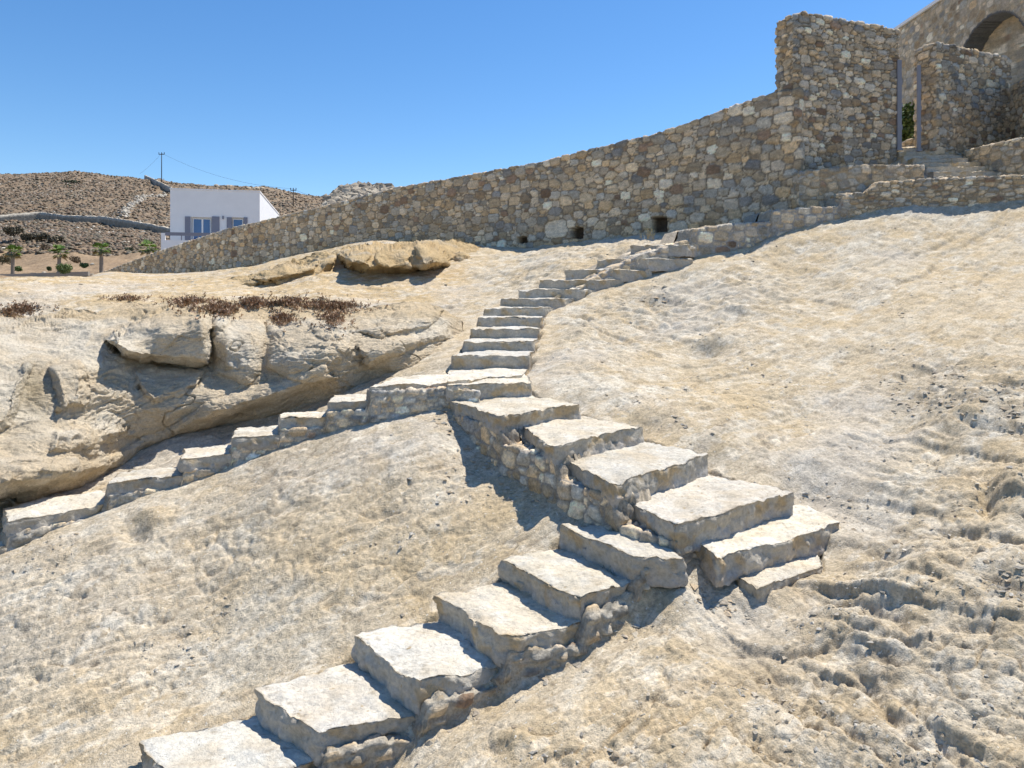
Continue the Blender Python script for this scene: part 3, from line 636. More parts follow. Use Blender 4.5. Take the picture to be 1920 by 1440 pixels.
# wall right of the gate
pG, cG = face_path([(1757,16.3),(1893,17.4)]); zG = lin(0, [(0, zpix(80, 16.3)), (cG[-1], zpix(110, 17.4))])
o = wall('gate_wall', pG, zb_of(pG, cG, .8), zG, .55, None, 25, ds=.027, dz=.027, rmin=.045, rmax=.16, relief=.06, gap=.015, asp=1.6, mortar=(.23, .19, .135))
tag(o, 'stone wall right of the grey gate posts above the top steps', 'wall')
pR, cR = face_path([(1896,17.2),(1990,14.8)]); zR = lin(0, [(0, zpix(160, 17.2)), (cR[-1], zpix(115, 14.8))])
o = wall('return_wall', pR, zb_of(pR, cR, .8), zR, .4, None, 27, ds=.03, dz=.03, rmin=.05, rmax=.15, mortar=(.22, .18, .135))
tag(o, 'short shaded stone wall at the right edge meeting the gate wall in a corner', 'wall')

# low walls along the path
pA, cA = face_path([(1500,14.95),(1590,15.0),(1732,15.05)]); zA = lin(0, [(0, zpix(322, 14.95)), (cA[1], zpix(312, 15.)), (cA[-1], zpix(310, 15.05))])
o = wall('low_wall', pA, lambda s: 1.5, zA, .4, None, 35, ds=.024, dz=.024, rmin=.05, rmax=.15, relief=.05, gap=.02)
tag(o, 'low flat topped stone wall below the high wall left of the gate steps', 'wall', 'low walls along the path')
pB, cB = face_path([(1574,14.55),(1650,14.6),(1765,14.6),(1925,14.3),(2100,14.)])
hB = [(0, zpix(366, 14.55)), (cB[1]-.3, zpix(363, 14.6)), (cB[1], zpix(343, 14.6)), (cB[2], zpix(336, 14.6)), (cB[3], zpix(329, 14.3)), (cB[4], zpix(325, 14.))]
o = wall('low_wall', pB, zb_of(pB, cB, .3), lin(0, hB), .4, None, 37, ds=.022, dz=.022, rmin=.04, rmax=.13, relief=.055, gap=.02, asp=2.1, mortar=(.32, .26, .18))
tag(o, 'nearest low wall of flat thin stones edging the bare slope below the gate steps', 'wall', 'low walls along the path')
pC, cC = face_path([(1808,16.2),(1872,15.3),(1925,14.75),(2050,13.9)])
hC = [(0, zpix(284, 16.2)), (cC[1], zpix(268, 15.3)), (cC[2], zpix(258, 14.75)), (cC[3], zpix(245, 13.9))]
o = wall('low_wall', pC, zb_of(pC, cC, .5), lin(0, hC), .4, None, 39, ds=.024, dz=.024, rmin=.05, rmax=.15, relief=.05, gap=.02)
tag(o, 'low stone wall climbing along the right side of the gate steps', 'wall', 'low walls along the path')

# side wall of the upper flight (part of it)
up = STAIRS['up']
uc = [(1036,11.95,578,560),(1090,12.25,556,537),(1130,12.5,538,513),(1185,12.85,517,486),(1205,12.9,510,476),(1292,13.35,480,452),(1299,13.4,478,430),(1444,14.0,445,415),(1449,14.0,444,395),(1572,14.5,415,388),(1578,14.52,414,370),(1640,14.7,405,366)]
pU, cU = face_path([(a, b) for a, b, c, e in uc]); hU = lin(0, [(s, zpix(e, b)) for s, (a, b, c, e) in zip(cU, uc)]); bU = lin(0, [(s, zpix(c, b)-.25) for s, (a, b, c, e) in zip(cU, uc)])
wall('side_wall', pU, bU, hU, .85, up, 45, ds=.022, dz=.02, rmin=.05, rmax=.19, relief=.04, gap=.03, asp=1.6, mortar=(.40, .37, .33), bright=1.05)
# side wall of the middle flight
md = STAIRS['mid']
le = [MID[0][0]+np.array([.03, .25, 0])]+[m_[1] for m_ in MID]; lw = []
for m_ in MID: lw += [m_[0], m_[1]]
pts_m = [MID[0][1]+np.array([.0, .0, 0])]+[m_[1] for m_ in MID[1:]]
pM = [(q[0]+.02, q[1]+.03) for q in pts_m]; aM = np.array(pM); cM = np.concatenate([[0], np.cumsum(np.linalg.norm(np.diff(aM, axis=0), axis=1))])
hm = []
for i in range(len(MID)-1):
    hm += [(cM[i]+(.03 if i else 0), MID[i+1][4]-.13), (cM[i+1]-.03, MID[i+1][4]-.13)]
zM = lin(0, hm)
wall('side_wall', pM, lambda s: zM(s)-.75, zM, .4, md, 55, ds=.014, dz=.014, rmin=.03, rmax=.11, relief=.04, gap=.016, asp=1.25, mortar=(.33, .30, .26), bright=1.15)
# below the landing and the left flight
pL = [(q[0], q[1]-.01) for q in reversed(LEFT)]+[(pz(838, 715, .81)[0]+.02, pz(838, 715, .81)[1]-.01), (MID[0][1][0]-.0, MID[0][1][1]+.05)]; aL = np.array(pL); cL = np.concatenate([[0], np.cumsum(np.linalg.norm(np.diff(aL, axis=0), axis=1))])
hl = []
for i, q in enumerate(reversed(LEFT)):
    hl += [(cL[i]-.02, q[2]-.11 if i == 0 else prevz-.11), (cL[i]+.02, q[2]-(.07 if i == len(LEFT)-1 else .11))]; prevz = q[2]
hl.append((cL[-2], -.81-.07)); hl.append((cL[-1], -.81-.10)); hl = [(max(0, s)+1e-6*k_, z) for k_, (s, z) in enumerate(hl)]
zL = lin(0, hl)
wall('side_wall', pL, lambda s: zL(s)-.45, zL, .35, STAIRS['left'], 57, ds=.016, dz=.016, rmin=.03, rmax=.10, relief=.03, gap=.014, asp=2.0, mortar=(.42, .39, .34), bright=1.3)
# mortared footing of the lower flight and of the fork slabs
pW = [(b_[0]+.02, b_[1]-.045) for a_, b_, z_ in reversed(LOW)]+[(P3(1270, 1020, 4.66)[0], 4.70)]; aW = np.array(pW); cW = np.concatenate([[0], np.cumsum(np.linalg.norm(np.diff(aW, axis=0), axis=1))])
hw = []; prevz = None
for i, (a_, b_, z_) in enumerate(reversed(LOW)):
    if prevz is not None: hw.append((cW[i]-.04, prevz-.12))
    hw.append((cW[i]+.04 if i else 0, z_-.10)); prevz = z_
hw.append((cW[-1], -1.67-.1)); zW = lin(0, hw)
wall('side_wall', pW, lambda s: zW(s)-.6, zW, .4, STAIRS['low'], 59, ds=.012, dz=.012, rmin=.03, rmax=.09, relief=.04, gap=.03, asp=2.0, mortar=(.42, .38, .31), bright=.85)
qf = [pz(1290, 1012, 1.76), pz(1350, 1062, 1.76), pz(1425, 1112, 1.9)]; qf[2] = lvl(qf[2], -1.9)
pF = [(qf[0][0]+.03, qf[0][1]+.05), (qf[1][0]+.02, qf[1][1]+.08), (pz(1425, 1105, 1.85)[0]+.03, pz(1425, 1105, 1.85)[1]+.06)]
aF = np.array(pF); cF = np.concatenate([[0], np.cumsum(np.linalg.norm(np.diff(aF, axis=0), axis=1))])
zF = lin(0, [(0, -1.78), (cF[1], -1.80), (cF[1]+.05, -1.93), (cF[2], -1.95)])
wall('side_wall', pF, lambda s: zF(s)-.4, zF, .35, md, 61, ds=.012, dz=.012, rmin=.03, rmax=.09, relief=.035, gap=.014, asp=1.8, mortar=(.36, .33, .27), bright=1.0)

# gate steps
g = stair('gate', P3(1780, 310, 15.4).tolist(), 'upper flight of pale thin edged steps rising to the grey gate posts')
gs = [(1684,1772,277,16.6),(1686,1792,283,16.35),(1694,1804,290,16.1),(1712,1818,296,15.9),(1730,1836,304,15.7),(1738,1856,312,15.5),(1750,1873,321,15.3),(1762,1890,330,15.1)]
for i, (a, b, v, d) in enumerate(gs):
    z = zpix(v, d); A = lvl(P3(a, v, d), z); B = lvl(P3(b, v, d), z); bk = np.array([.0, .45, 0])
    slab('step', [A, B, B+bk, A+bk], .24, g, 120+i, res=.03, wob=.02, rad=.02, carve=False, tint=(.74, .66, .52))

# gate posts
gt = empty('gate', P3(1705, 277, 16.6).tolist(), 'open gateway of two slim grey metal posts between the stone walls', 'gate')
for (u0, u1, v0, v1, d) in [(1683, 1691, 112, 276, 16.35), (1721, 1727, 122, 278, 16.35)]:
    a = P3(u0, v1+4, d); b = P3(u1, v0, d); m_ = MB(); m_.box((a[0], d, a[2]), (b[0], d+.05, b[2]))
    m_.box((a[0]-.015, d-.015, a[2]-.02), (b[0]+.015, d+.065, a[2]+.03))
    for hz in (.25, .5, .75):
        zz = a[2]+(b[2]-a[2])*hz; m_.box((b[0]-.01, d+.02, zz-.05), (b[0]+.03, d+.06, zz+.05))
    m_.build('post', M_metal, gt)
# stone building with arched recess
bx = 13.5
pH = [(bx-.35, 31.), (bx-.15, 24.), (bx+.10, 17.)]; aH = np.array(pH); cH = np.concatenate([[0], np.cumsum(np.linalg.norm(np.diff(aH, axis=0), axis=1))])
ZR = zpix(57, 24.)
bd_ = empty('stone_building', (bx, 22, 4.), 'big stone clad building with white roof edge and arched recess behind the gate wall', 'building')
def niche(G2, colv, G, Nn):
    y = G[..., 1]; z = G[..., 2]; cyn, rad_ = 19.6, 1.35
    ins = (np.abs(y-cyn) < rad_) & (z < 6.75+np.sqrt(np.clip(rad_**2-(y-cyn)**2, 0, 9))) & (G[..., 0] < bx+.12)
    G2 = G2.copy(); G2[ins, 0] += 1.3; colv = colv.copy(); colv[ins] *= .38; rim = (np.abs(y-cyn) < rad_+.08) & (z < 6.75+np.sqrt(np.clip((rad_+.08)**2-(y-cyn)**2, 0, 9))) & (G[..., 0] < bx+.12); colv[rim] = np.minimum(colv[rim], .13)  # darker stone inside; recess shade also painted into interior and rim colour
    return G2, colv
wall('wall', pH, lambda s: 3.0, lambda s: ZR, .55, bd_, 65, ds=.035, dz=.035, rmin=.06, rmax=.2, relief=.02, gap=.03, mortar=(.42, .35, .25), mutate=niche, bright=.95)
m_ = MB()
m_.add([(bx-.45, 31, ZR+.03), (bx+.02, 17, ZR+.03), (bx+.9, 17, ZR+.03), (bx+.9, 31, ZR+.03), (bx-.45, 31, ZR+.13), (bx+.02, 17, ZR+.13), (bx+.9, 17, ZR+.13), (bx+.9, 31, ZR+.13)],
       [[0, 3, 2, 1], [4, 5, 6, 7], [0, 1, 5, 4], [1, 2, 6, 5], [2, 3, 7, 6], [3, 0, 4, 7]]); m_.build('coping', M_white, bd_)
# garden wall and shrub glimpsed through the gate
pK = [(10.0, 18.6), (11.6, 17.7)]; cK = [0, 1.9]
o = wall('garden_wall', pK, lambda s: 3.3, lin(0, [(0, 4.15), (1.85, 4.75)]), .35, None, 67, ds=.03, dz=.03, rmin=.05, rmax=.13)
tag(o, 'small sunlit stone wall seen between the two gate posts', 'wall')
def leaf_cloud(mb, c, rad, n, size, cols, seed, squash=.8, up=0.0):
    g = np.random.default_rng(seed); d = g.normal(size=(n, 3)); d /= np.linalg.norm(d, axis=1)[:, None]; rr_ = g.uniform(.35, 1, n)**.6
    lump = 1+.35*perlin(d*2.2+seed, seed); p_ = np.array(c)+d*(rr_*lump)[:, None]*np.array([rad, rad, rad*squash])
    a = g.normal(size=(n, 3)); a[:, 2] += up; a /= np.linalg.norm(a, axis=1)[:, None]; b = np.cross(a, g.normal(size=(n, 3))); b /= np.linalg.norm(b, axis=1)[:, None]
    s = (size*g.uniform(.6, 1.4, n))[:, None]
    V = np.stack([p_-b*s*.35, p_+a*s*1.2*.5, p_+b*s*.35, p_-a*s*.3], 1).reshape(-1, 3); Q = np.arange(n*4).reshape(-1, 4)
    cc = np.array(cols)[g.integers(0, len(cols), n)]*g.uniform(.8, 1.2, (n, 1)); cc = np.repeat(cc, 4, 0)
    mb.add(V, Q, None, cc)
GREEN = [(.10,.16,.05),(.15,.21,.07),(.08,.12,.04),(.19,.24,.08)]
m_ = MB(); c0 = P3(1702, 228, 18.9)
for k_ in range(9): leaf_cloud(m_, c0+np.array([random.uniform(-.35, .5), random.uniform(0, .5), random.uniform(-.35, .3)]), .28, 420, .09, GREEN, 200+k_, 1.0, .5)
m_.build('shrub', M_leaf, origin=c0.tolist()); sh = bpy.data.objects['shrub']; tag(sh, 'bright green bush growing behind the gate posts', 'bush')
# ---------------------------------------------------------------- rock outcrops: surfaces with real relief, overhangs included
def poly_sd(u, v, poly):
    """positive inside: distance in photo pixels to the polygon outline"""
    d = np.full(u.shape, 1e9); ins = np.zeros(u.shape, bool); n = len(poly)
    for k in range(n):
        x0, y0 = poly[k]; x1, y1 = poly[(k+1) % n]; ex, ey = x1-x0, y1-y0
        t = np.clip(((u-x0)*ex+(v-y0)*ey)/(ex*ex+ey*ey+1e-9), 0, 1); d = np.minimum(d, np.hypot(u-x0-t*ex, v-y0-t*ey))
        c = ((y0 > v) != (y1 > v)) & (u < (x1-x0)*(v-y0)/((y1-y0)+1e-9)+x0); ins ^= c
    return np.where(ins, d, -d)
def outcrop(name, cp, outline_top, outline_bot, u0, u1, step, blocks, seed, amp=.05, rug=1., colf=None, label='', sink=.8):
    U = np.arange(u0, u1+step, step); nu = len(U)
    vt = np.interp(U, *zip(*outline_top)); vb = np.interp(U, *zip(*outline_bot)); nv = int((vb-vt).max()/step)
    f = np.linspace(0, 1, nv)[:, None]; Ug = np.broadcast_to(U[None], (nv, nu)).copy(); Vg = vt[None]+(vb-vt)[None]*f
    cpa = np.array(cp, float); fit = tps_fit(cpa[:, :2]/100., 1/cpa[:, 2], 1e-5); Dp = 1/tps_eval(fit, Ug/100., Vg/100.)
    wn = np.stack([Ug/60., Vg/60., Ug*0], -1); uu = Ug+fbm(wn, seed, 3)*9; vv = Vg+fbm(wn+7, seed+1, 3)*9
    cr = np.zeros(Ug.shape)
    for poly, am, wd in blocks:
        sdp = poly_sd(uu, vv, poly); prof = np.clip(sdp/wd, 0, 1)**.6; Dp = Dp-am*prof*(Dp/7.)
    G = np.stack([(Ug-960)/F*Dp, Dp, -(Vg-HZ)/F*Dp], -1)
    # foliation relief
    st = np.stack([(G[..., 0]*.9+G[..., 2]*.1)/3., G[..., 1]*.7, G[..., 2]-G[..., 0]*.22], -1)
    a = fbm(st*2.0, seed+3, 5); ms = sstep(-.15, .3, fbm(G*.8, seed+15, 3)); a2 = fbm(st*5, seed+4, 4); h = a*.07*rug+(terrace(a*2, 3, .25)-a*2)*.12*ms*rug+(terrace(a2*2, 2.5, .25)-a2*2)*.034*rug+fbm(G*1.3, seed+5, 4)*.09+fbm(G*4, seed+7, 5)*.026*rug+ridged(st*4, seed+8, 4)*.016*ms*rug+fbm(G*14, seed+9, 4)*.010+facets(G[..., 0]/.5+G[..., 2]*.6+fbm(G*1.6, 261, 3)*.5, G[..., 2]/.28-G[..., 0]*.7+fbm(G*1.6, 262, 3)*.5, 263)[0]*.028*rug**1.4-sstep(.05, 0, np.abs(perlin(st*1.7+fbm(G*2, seed+19, 3)[..., None]*.5, seed+20)))*.05*sstep(-.1, .2, fbm(G*.9, seed+21, 3))
    gu = np.gradient(G, axis=1); gv = np.gradient(G, axis=0); Nn = np.cross(gu, gv); Nn /= np.linalg.norm(Nn, axis=2)[..., None]+1e-9
    Nn *= -np.sign((Nn*G).sum(-1))[..., None]
    G = G+Nn*(h*amp/.05)[..., None]
    # skirt: run the rim back into the ground so the rock is closed and thick
    rim = np.minimum(f*nv/10., 1)
    colr = colf(Ug, Vg, G, st)
    ring = np.concatenate([G[0], G[1:, -1], G[-1, -2::-1], G[-2:0:-1, 0]]); rc = np.concatenate([colr[0], colr[1:, -1], colr[-1, -2::-1], colr[-2:0:-1, 0]])
    n0 = nv*nu; idg = np.arange(n0).reshape(nv, nu); ri = np.concatenate([idg[0], idg[1:, -1], idg[-1, -2::-1], idg[-2:0:-1, 0]]); m = len(ring)
    cen = G.reshape(-1, 3).mean(0)
    r1 = ring*np.array([1, 1, 1])+np.array([0, sink*.5, -.10]); r2 = ring+np.array([0, sink, -.6])
    V = np.concatenate([G.reshape(-1, 3), r1, r2]); Cc = np.concatenate([colr.reshape(-1, 3), rc, rc])
    Q = [grid_quads(nv, nu)]
    j = np.arange(m); j2 = (j+1) % m
    Q.append(np.stack([ri[j], ri[j2], n0+j2, n0+j], -1)); Q.append(np.stack([n0+j, n0+j2, n0+m+j2, n0+m+j], -1))
    o = np_mesh(name, V, np.concatenate(Q), M_rock, None, Cc, origin=cen.tolist())
    return tag(o, label, None, None, 'structure'), G
def col_main(U, V, G, st):
    c = np.ones(G.shape)*np.array((.59, .49, .35)); a = fbm(G*1.4, 71, 5); b = fbm(st*3, 73, 4); e = fbm(G*6, 75, 4)
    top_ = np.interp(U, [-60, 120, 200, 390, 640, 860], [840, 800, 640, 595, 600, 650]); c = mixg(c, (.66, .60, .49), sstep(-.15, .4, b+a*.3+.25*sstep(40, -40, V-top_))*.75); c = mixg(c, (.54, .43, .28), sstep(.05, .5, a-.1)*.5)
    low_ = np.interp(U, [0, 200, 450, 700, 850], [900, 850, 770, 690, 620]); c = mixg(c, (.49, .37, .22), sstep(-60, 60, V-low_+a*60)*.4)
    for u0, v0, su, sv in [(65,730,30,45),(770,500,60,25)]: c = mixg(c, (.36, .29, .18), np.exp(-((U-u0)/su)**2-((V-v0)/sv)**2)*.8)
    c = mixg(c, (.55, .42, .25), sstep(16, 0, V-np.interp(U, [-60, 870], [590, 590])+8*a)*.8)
    return c*(1+.12*e)[..., None]
cp = [(-60,560,8.6),(-60,640,7.3),(-60,760,6.5),(-60,900,5.95),(-60,960,5.9),(-60,1010,6.3),(0,590,8.6),(100,585,8.9),(200,580,9.2),(300,572,9.4),(390,568,9.6),(500,568,10.0),(640,568,10.5),(760,575,10.8),(860,590,10.9),
      (0,650,7.5),(100,640,7.9),(200,640,8.1),(0,800,6.6),(150,780,7.1),(0,910,6.05),(100,890,6.45),(170,870,6.95),(0,965,6.5),(100,950,6.9),(200,930,7.7),(215,890,7.7),
      (300,600,8.7),(390,600,8.75),(300,680,8.5),(390,690,8.55),(300,770,7.8),(300,800,8.0),(300,850,8.3),(400,750,8.0),(420,775,8.2),(430,815,8.65),(500,620,9.0),(500,700,8.5),(520,750,8.35),(540,780,8.6),
      (600,610,9.3),(640,650,8.7),(620,720,8.5),(610,745,8.6),(700,620,9.4),(720,660,8.9),(690,705,8.95),(780,600,10.1),(800,640,9.5),(830,655,9.7),(860,650,10.2),(780,690,9.1),(870,700,9.4)]
blocks = [([(193,640),(215,615),(325,583),(388,574),(398,650),(393,684),(330,684),(262,680),(225,668)], .42, 16),
          ([(245,686),(392,692),(372,722),(330,745),(290,758),(268,740),(250,705)], .12, 12),
          ([(402,640),(420,615),(492,588),(497,640),(490,700),(470,720),(400,705)], .20, 26),
          ([(400,590),(440,592),(415,630),(400,635)], .12, 10),
          ([(498,600),(560,592),(640,600),(668,655),(610,700),(560,720),(500,690)], .20, 40),
          ([(560,590),(680,600),(640,640),(590,625)], .08, 12),
          ([(660,625),(700,605),(790,575),(832,583),(800,612),(720,632)], .18, 12),
          ([(665,648),(740,632),(838,608),(842,635),(760,655),(690,690)], .16, 12),
          ([(180,862),(330,790),(440,730),(600,690),(640,705),(560,745),(420,790),(300,830),(200,890),(60,925),(-60,950),(-60,880)], .22, 34),
          ([(95,690),(150,668),(165,700),(160,760),(105,770)], .16, 12),
          ([(-60,690),(30,700),(60,680),(40,760),(20,800),(-60,840)], .20, 16),
          ([(-60,860),(60,850),(140,865),(145,905),(40,930),(-60,950)], .12, 10),
          ([(100,800),(200,790),(250,800),(180,840),(90,850)], .10, 12)]
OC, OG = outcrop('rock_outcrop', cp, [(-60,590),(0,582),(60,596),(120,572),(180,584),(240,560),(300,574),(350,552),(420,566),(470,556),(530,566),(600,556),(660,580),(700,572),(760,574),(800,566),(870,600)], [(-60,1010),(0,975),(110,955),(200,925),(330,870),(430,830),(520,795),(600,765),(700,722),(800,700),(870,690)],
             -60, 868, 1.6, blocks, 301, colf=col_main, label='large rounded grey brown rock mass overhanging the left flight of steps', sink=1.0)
def col_up(U, V, G, st):
    c = np.ones(G.shape)*np.array((.52, .385, .21)); a = fbm(G*1.2, 81, 5); b = fbm(st*3, 83, 4)
    c = mixg(c, (.52, .45, .34), sstep(0, .4, b)*.6); c = mixg(c, (.40, .28, .14), sstep(0, .4, a)*.6); return c
cp2 = [(400,545,14.6),(430,530,14.6),(520,500,15.2),(560,485,15.8),(640,480,15.8),(700,458,17.4),(790,448,18.0),(860,450,18.3),(630,520,15.0),(560,530,14.6),(640,545,14.6),(700,505,15.3),(700,535,15.8),(700,548,15.0),(800,500,15.8),(800,522,16.6),(800,545,15.6),(860,480,17),(870,530,16.3),(900,500,17.2),(900,455,18.8),(940,470,18.2),(940,510,16.6)]
bl2 = [([(705,462),(745,452),(770,500),(720,512),(700,495)], .16, 8), ([(775,450),(820,455),(838,495),(790,510)], .14, 8), ([(470,520),(540,497),(600,492),(590,508),(500,530)], .14, 6), ([(860,470),(900,455),(905,500),(850,520)], .2, 10), ([(410,545),(470,515),(520,498),(600,488),(632,480),(628,500),(600,525),(520,540)], .25, 12), ([(530,545),(560,525),(620,505),(640,520),(632,540),(600,547)], .20, 10),
       ([(632,475),(700,455),(790,450),(830,470),(845,500),(800,515),(690,520),(650,505)], .62, 18), ([(640,470),(700,452),(690,500),(660,505)], .15, 8), ([(660,538),(700,528),(760,524),(700,545)], .1, 6)]
O2, _ = outcrop('rock_outcrop', cp2, [(400,536),(440,520),(520,494),(600,476),(660,460),(720,452),(850,450),(940,468)], [(400,552),(500,550),(640,552),(760,548),(860,535),(940,512)], 400, 935, 1.4, bl2, 331, amp=.045, rug=1.9, colf=col_up,
                label='ochre brown rock ledge on the crest below the long wall', sink=1.2)
# ---------------------------------------------------------------- hillside beyond
def hill_v(u, d):
    cr = np.interp(u, [-1500,-300,0,150,250,300,330,400,500,560,600,640,725,900,1400,2500], [345,335,330,327,333,341,346,350,353,362,368,362,352,420,470,480])
    return np.interp(d, [40,60,75,84,100,130,165,205], [0,1,2,3,4,5,6,7]), cr
def hill_z(X, Y):
    d = Y; u = 960+X/Y*F
    cr = np.interp(u, [-1500,-300,0,150,250,300,330,400,500,560,600,640,725,900,1400,2500], [345,335,330,327,333,341,346,350,353,366,373,368,360,420,470,480])
    k = (570-cr)/240.
    v = 570-np.interp(d, [40,60,75,84,92,100,130,165,205,240], [15,40,52,66,100,118,156,200,240,245])*np.where(d > 100, k, (1+(k-1)*np.clip((d-60)/40, 0, 1)))
    z = -(v-HZ)/F*d
    return np.where(d > 215, z-(d-215)*.25, z)
nD, nU = 420, 520
dd = np.exp(np.linspace(math.log(44), math.log(420), nD)); tu = np.linspace(-1.7, 1.3, nU)
Yh = np.broadcast_to(dd[:, None], (nD, nU)); Xh = Yh*tu[None]; Zh = hill_z(Xh, Yh)
Ph = np.stack([Xh, Yh, Zh], -1); Zh = Zh+fbm(Ph*.03, 91, 4)*1.2*sstep(60, 120, Yh)+fbm(Ph*.15, 93, 4)*.8+ridged(Ph*.25, 95, 3)*.35; Zh = Zh-sstep(52, 44, Yh)*4
Ph[..., 2] = Zh; uh, vh = uvof(Xh, Yh, Zh)
na = fbm(Ph*.12, 97, 4); nb_ = fbm(Ph*.5, 98, 4)
ch = np.ones(Ph.shape)*np.array((.275, .215, .15)); ch = mixg(ch, (.36, .30, .22), sstep(0, .3, nb_)*.5); ch = mixg(ch, (.22, .175, .12), sstep(0, .4, na)*.5)
ch = mixg(ch*np.array([.82, .76, .70], np.float32), (.34, .235, .14), sstep(455, 470, vh)*.7); bank = np.exp(-((vh-np.interp(uh, [0, 60, 150, 260, 330], [438, 447, 462, 475, 480]))/6)**2)*sstep(290, 200, uh)
ch = mixg(ch, (.12, .10, .075), bank*.6*sstep(-.3, .2, na+nb_))
hill = np_mesh('hillside', Ph.reshape(-1, 3), grid_quads(nD, nU), M_far, None, ch.reshape(-1, 3)); tag(hill, None, None, None, 'structure')
def hz_at(x, y):
    i = (math.log(y)-math.log(44))/(math.log(420)-math.log(44))*(nD-1); j = (x/y+1.7)/3.0*(nU-1)
    return float(Zh[int(np.clip(round(i), 0, nD-1)), int(np.clip(round(j), 0, nU-1))])
# a base sheet out to the horizon
n_ = 96; a_ = np.arange(n_)/n_*2*np.pi; rings = [0, 30, 120, 400, 1200, 4000]
V = [np.array([0, 0, -6.])]+[np.array([math.cos(t)*r_, math.sin(t)*r_, -6.-r_*.004]) for r_ in rings[1:] for t in a_]
Qb = np.concatenate([grid_quads(5, n_, True)+1]); Tb = [[0, 1+k, 1+(k+1) % n_] for k in range(n_)]
o = np_mesh('plain', np.array(V), Qb, M_far, None, np.tile((.34, .26, .18), (len(V), 1)), True, Tb); tag(o, None, None, None, 'structure')
# ground behind and beside the camera joins the slope
# scrub and stones on the hill: nobody could count them
def blobs(n, sampler, size, cols, seed, flat=.6, seg=6):
    g = np.random.default_rng(seed); pos = sampler(g, n); n = len(pos)
    ring = np.array([(math.cos(k/seg*6.283), math.sin(k/seg*6.283), 0) for k in range(seg)]); ring2 = ring*.75+np.array([0, 0, .6])
    T0 = np.concatenate([ring, ring2, [[0, 0, 1.]]]); k = len(T0)
    s = size*g.uniform(.5, 1.6, (n, 1, 1)); jit = g.uniform(.65, 1.35, (n, k, 1)); V = pos[:, None]+T0[None]*jit*s*np.array([1, 1, flat]); V[..., 2] -= .1*s[..., 0]
    q = [[j, (j+1) % seg, seg+(j+1) % seg, seg+j] for j in range(seg)]; t = [[seg+j, seg+(j+1) % seg, 2*seg] for j in range(seg)]
    Q = (np.array(q)[None]+np.arange(n)[:, None, None]*k).reshape(-1, 4); T = (np.array(t)[None]+np.arange(n)[:, None, None]*k).reshape(-1, 3)
    c = np.array(cols)[g.integers(0, len(cols), n)]*g.uniform(.75, 1.25, (n, 1)); return V.reshape(-1, 3), Q, T, np.repeat(c, k, 0)
def hill_sampler(d0, d1, vmin=0, vmax=9999, t0=-.95, t1=-.1, thr=None):
    def f(g, n):
        y = np.exp(g.uniform(math.log(d0), math.log(d1), n)); x = y*g.uniform(t0, t1, n)
        i = np.clip(((np.log(y)-math.log(44))/(math.log(420)-math.log(44))*(nD-1)).round().astype(int), 0, nD-1); j = np.clip(((x/y+1.7)/3.0*(nU-1)).round().astype(int), 0, nU-1)
        z = Zh[i, j]; p_ = np.stack([x, y, z], 1)
        if thr is not None: p_ = p_[fbm(p_*thr[0], 5, 3)+g.normal(0, .12, n) > thr[1]]
        return p_
    return f
V, Q, T, c = blobs(42000, hill_sampler(90, 225, thr=(.06, -.45)), .26, [(.14,.10,.065),(.18,.12,.075),(.12,.095,.065),(.21,.145,.09),(.15,.125,.095),(.10,.085,.055)], 5, .75)
o = np_mesh('hillside_scrub', V, Q, M_leaf, None, c, True, T); tag(o, 'brown and grey dry scrub dotting the far hillside', 'scrub', None, 'stuff')
V1 = blobs(11000, hill_sampler(95, 225, thr=(.05, -.02)), .19, [(.50,.45,.37),(.58,.54,.46),(.42,.36,.28)], 6, .6)
V2 = blobs(500, hill_sampler(62, 95, thr=(.1, .1)), .22, [(.50,.45,.37),(.42,.36,.28)], 7, .6)
o = np_mesh('hillside_stones', np.concatenate([V1[0], V2[0]]), np.concatenate([V1[1], V2[1]+len(V1[0])]), M_far, None, np.concatenate([V1[3], V2[3]]), False, np.concatenate([V1[2], V2[2]+len(V1[0])])); tag(o, 'pale loose stones strewn over the far hillside', 'stones', None, 'stuff')
# far dry-stone walls on the hill
def hit(u, v, d0=60, d1=230):
    best = None
    for d in np.linspace(d0, d1, 500):
        x = (u-960)/F*d; z = zpix(v, d)
        if hz_at(x, d) >= z: return np.array([x, d, hz_at(x, d)])
    return np.array([(u-960)/F*d1, d1, zpix(v, d1)])
def far_wall(px, h, wdt, seed, label, col=(.22, .205, .175), rough_=.15, sizes=.5):
    pts_ = [hit(u, v) for u, v in px]; a = np.array(pts_); cs_ = np.concatenate([[0], np.cumsum(np.linalg.norm(np.diff(a, axis=0), axis=1))]); n = int(cs_[-1]/.35)+2; s = np.linspace(0, cs_[-1], n)
    x, y, z = [np.interp(s, cs_, a[:, k]) for k in range(3)]; rows = 5
    prof = [(-1, -.8), (-1, .45), (-.9, 1), (.9, 1), (1, .4), (1, -.8)]
    G = np.array([np.stack([x, y+wdt/2*pa, z+h*pb], 1) for pa, pb in prof]); G = G+fbm(G*2.2, seed, 3)[..., None]*np.array([.3, .3, 1])*rough_*2
    cc = np.ones(G.shape)*np.array(col)*(1+.6*fbm(G*1.7, seed+3, 3))[..., None]; cc[2:4] = np.array((.50, .45, .37))
    o = np_mesh('terrace_wall', G.reshape(-1, 3), grid_quads(len(prof), n), M_far, None, np.clip(cc, .03, .8).reshape(-1, 3), True, None, a[0].tolist()); return tag(o, label, 'wall', 'dry stone walls on the far hill')
far_wall([(-150,420),(0,415),(75,411),(120,415),(200,421),(265,430),(330,442)], 1.1, .9, 401, 'long pale topped terrace wall crossing the hill left of the white house')
far_wall([(272,336),(290,346),(310,356),(330,366)], 1.3, 1.0, 405, 'grey dry stone wall running down from the pole to the white house roof', (.26, .25, .23))
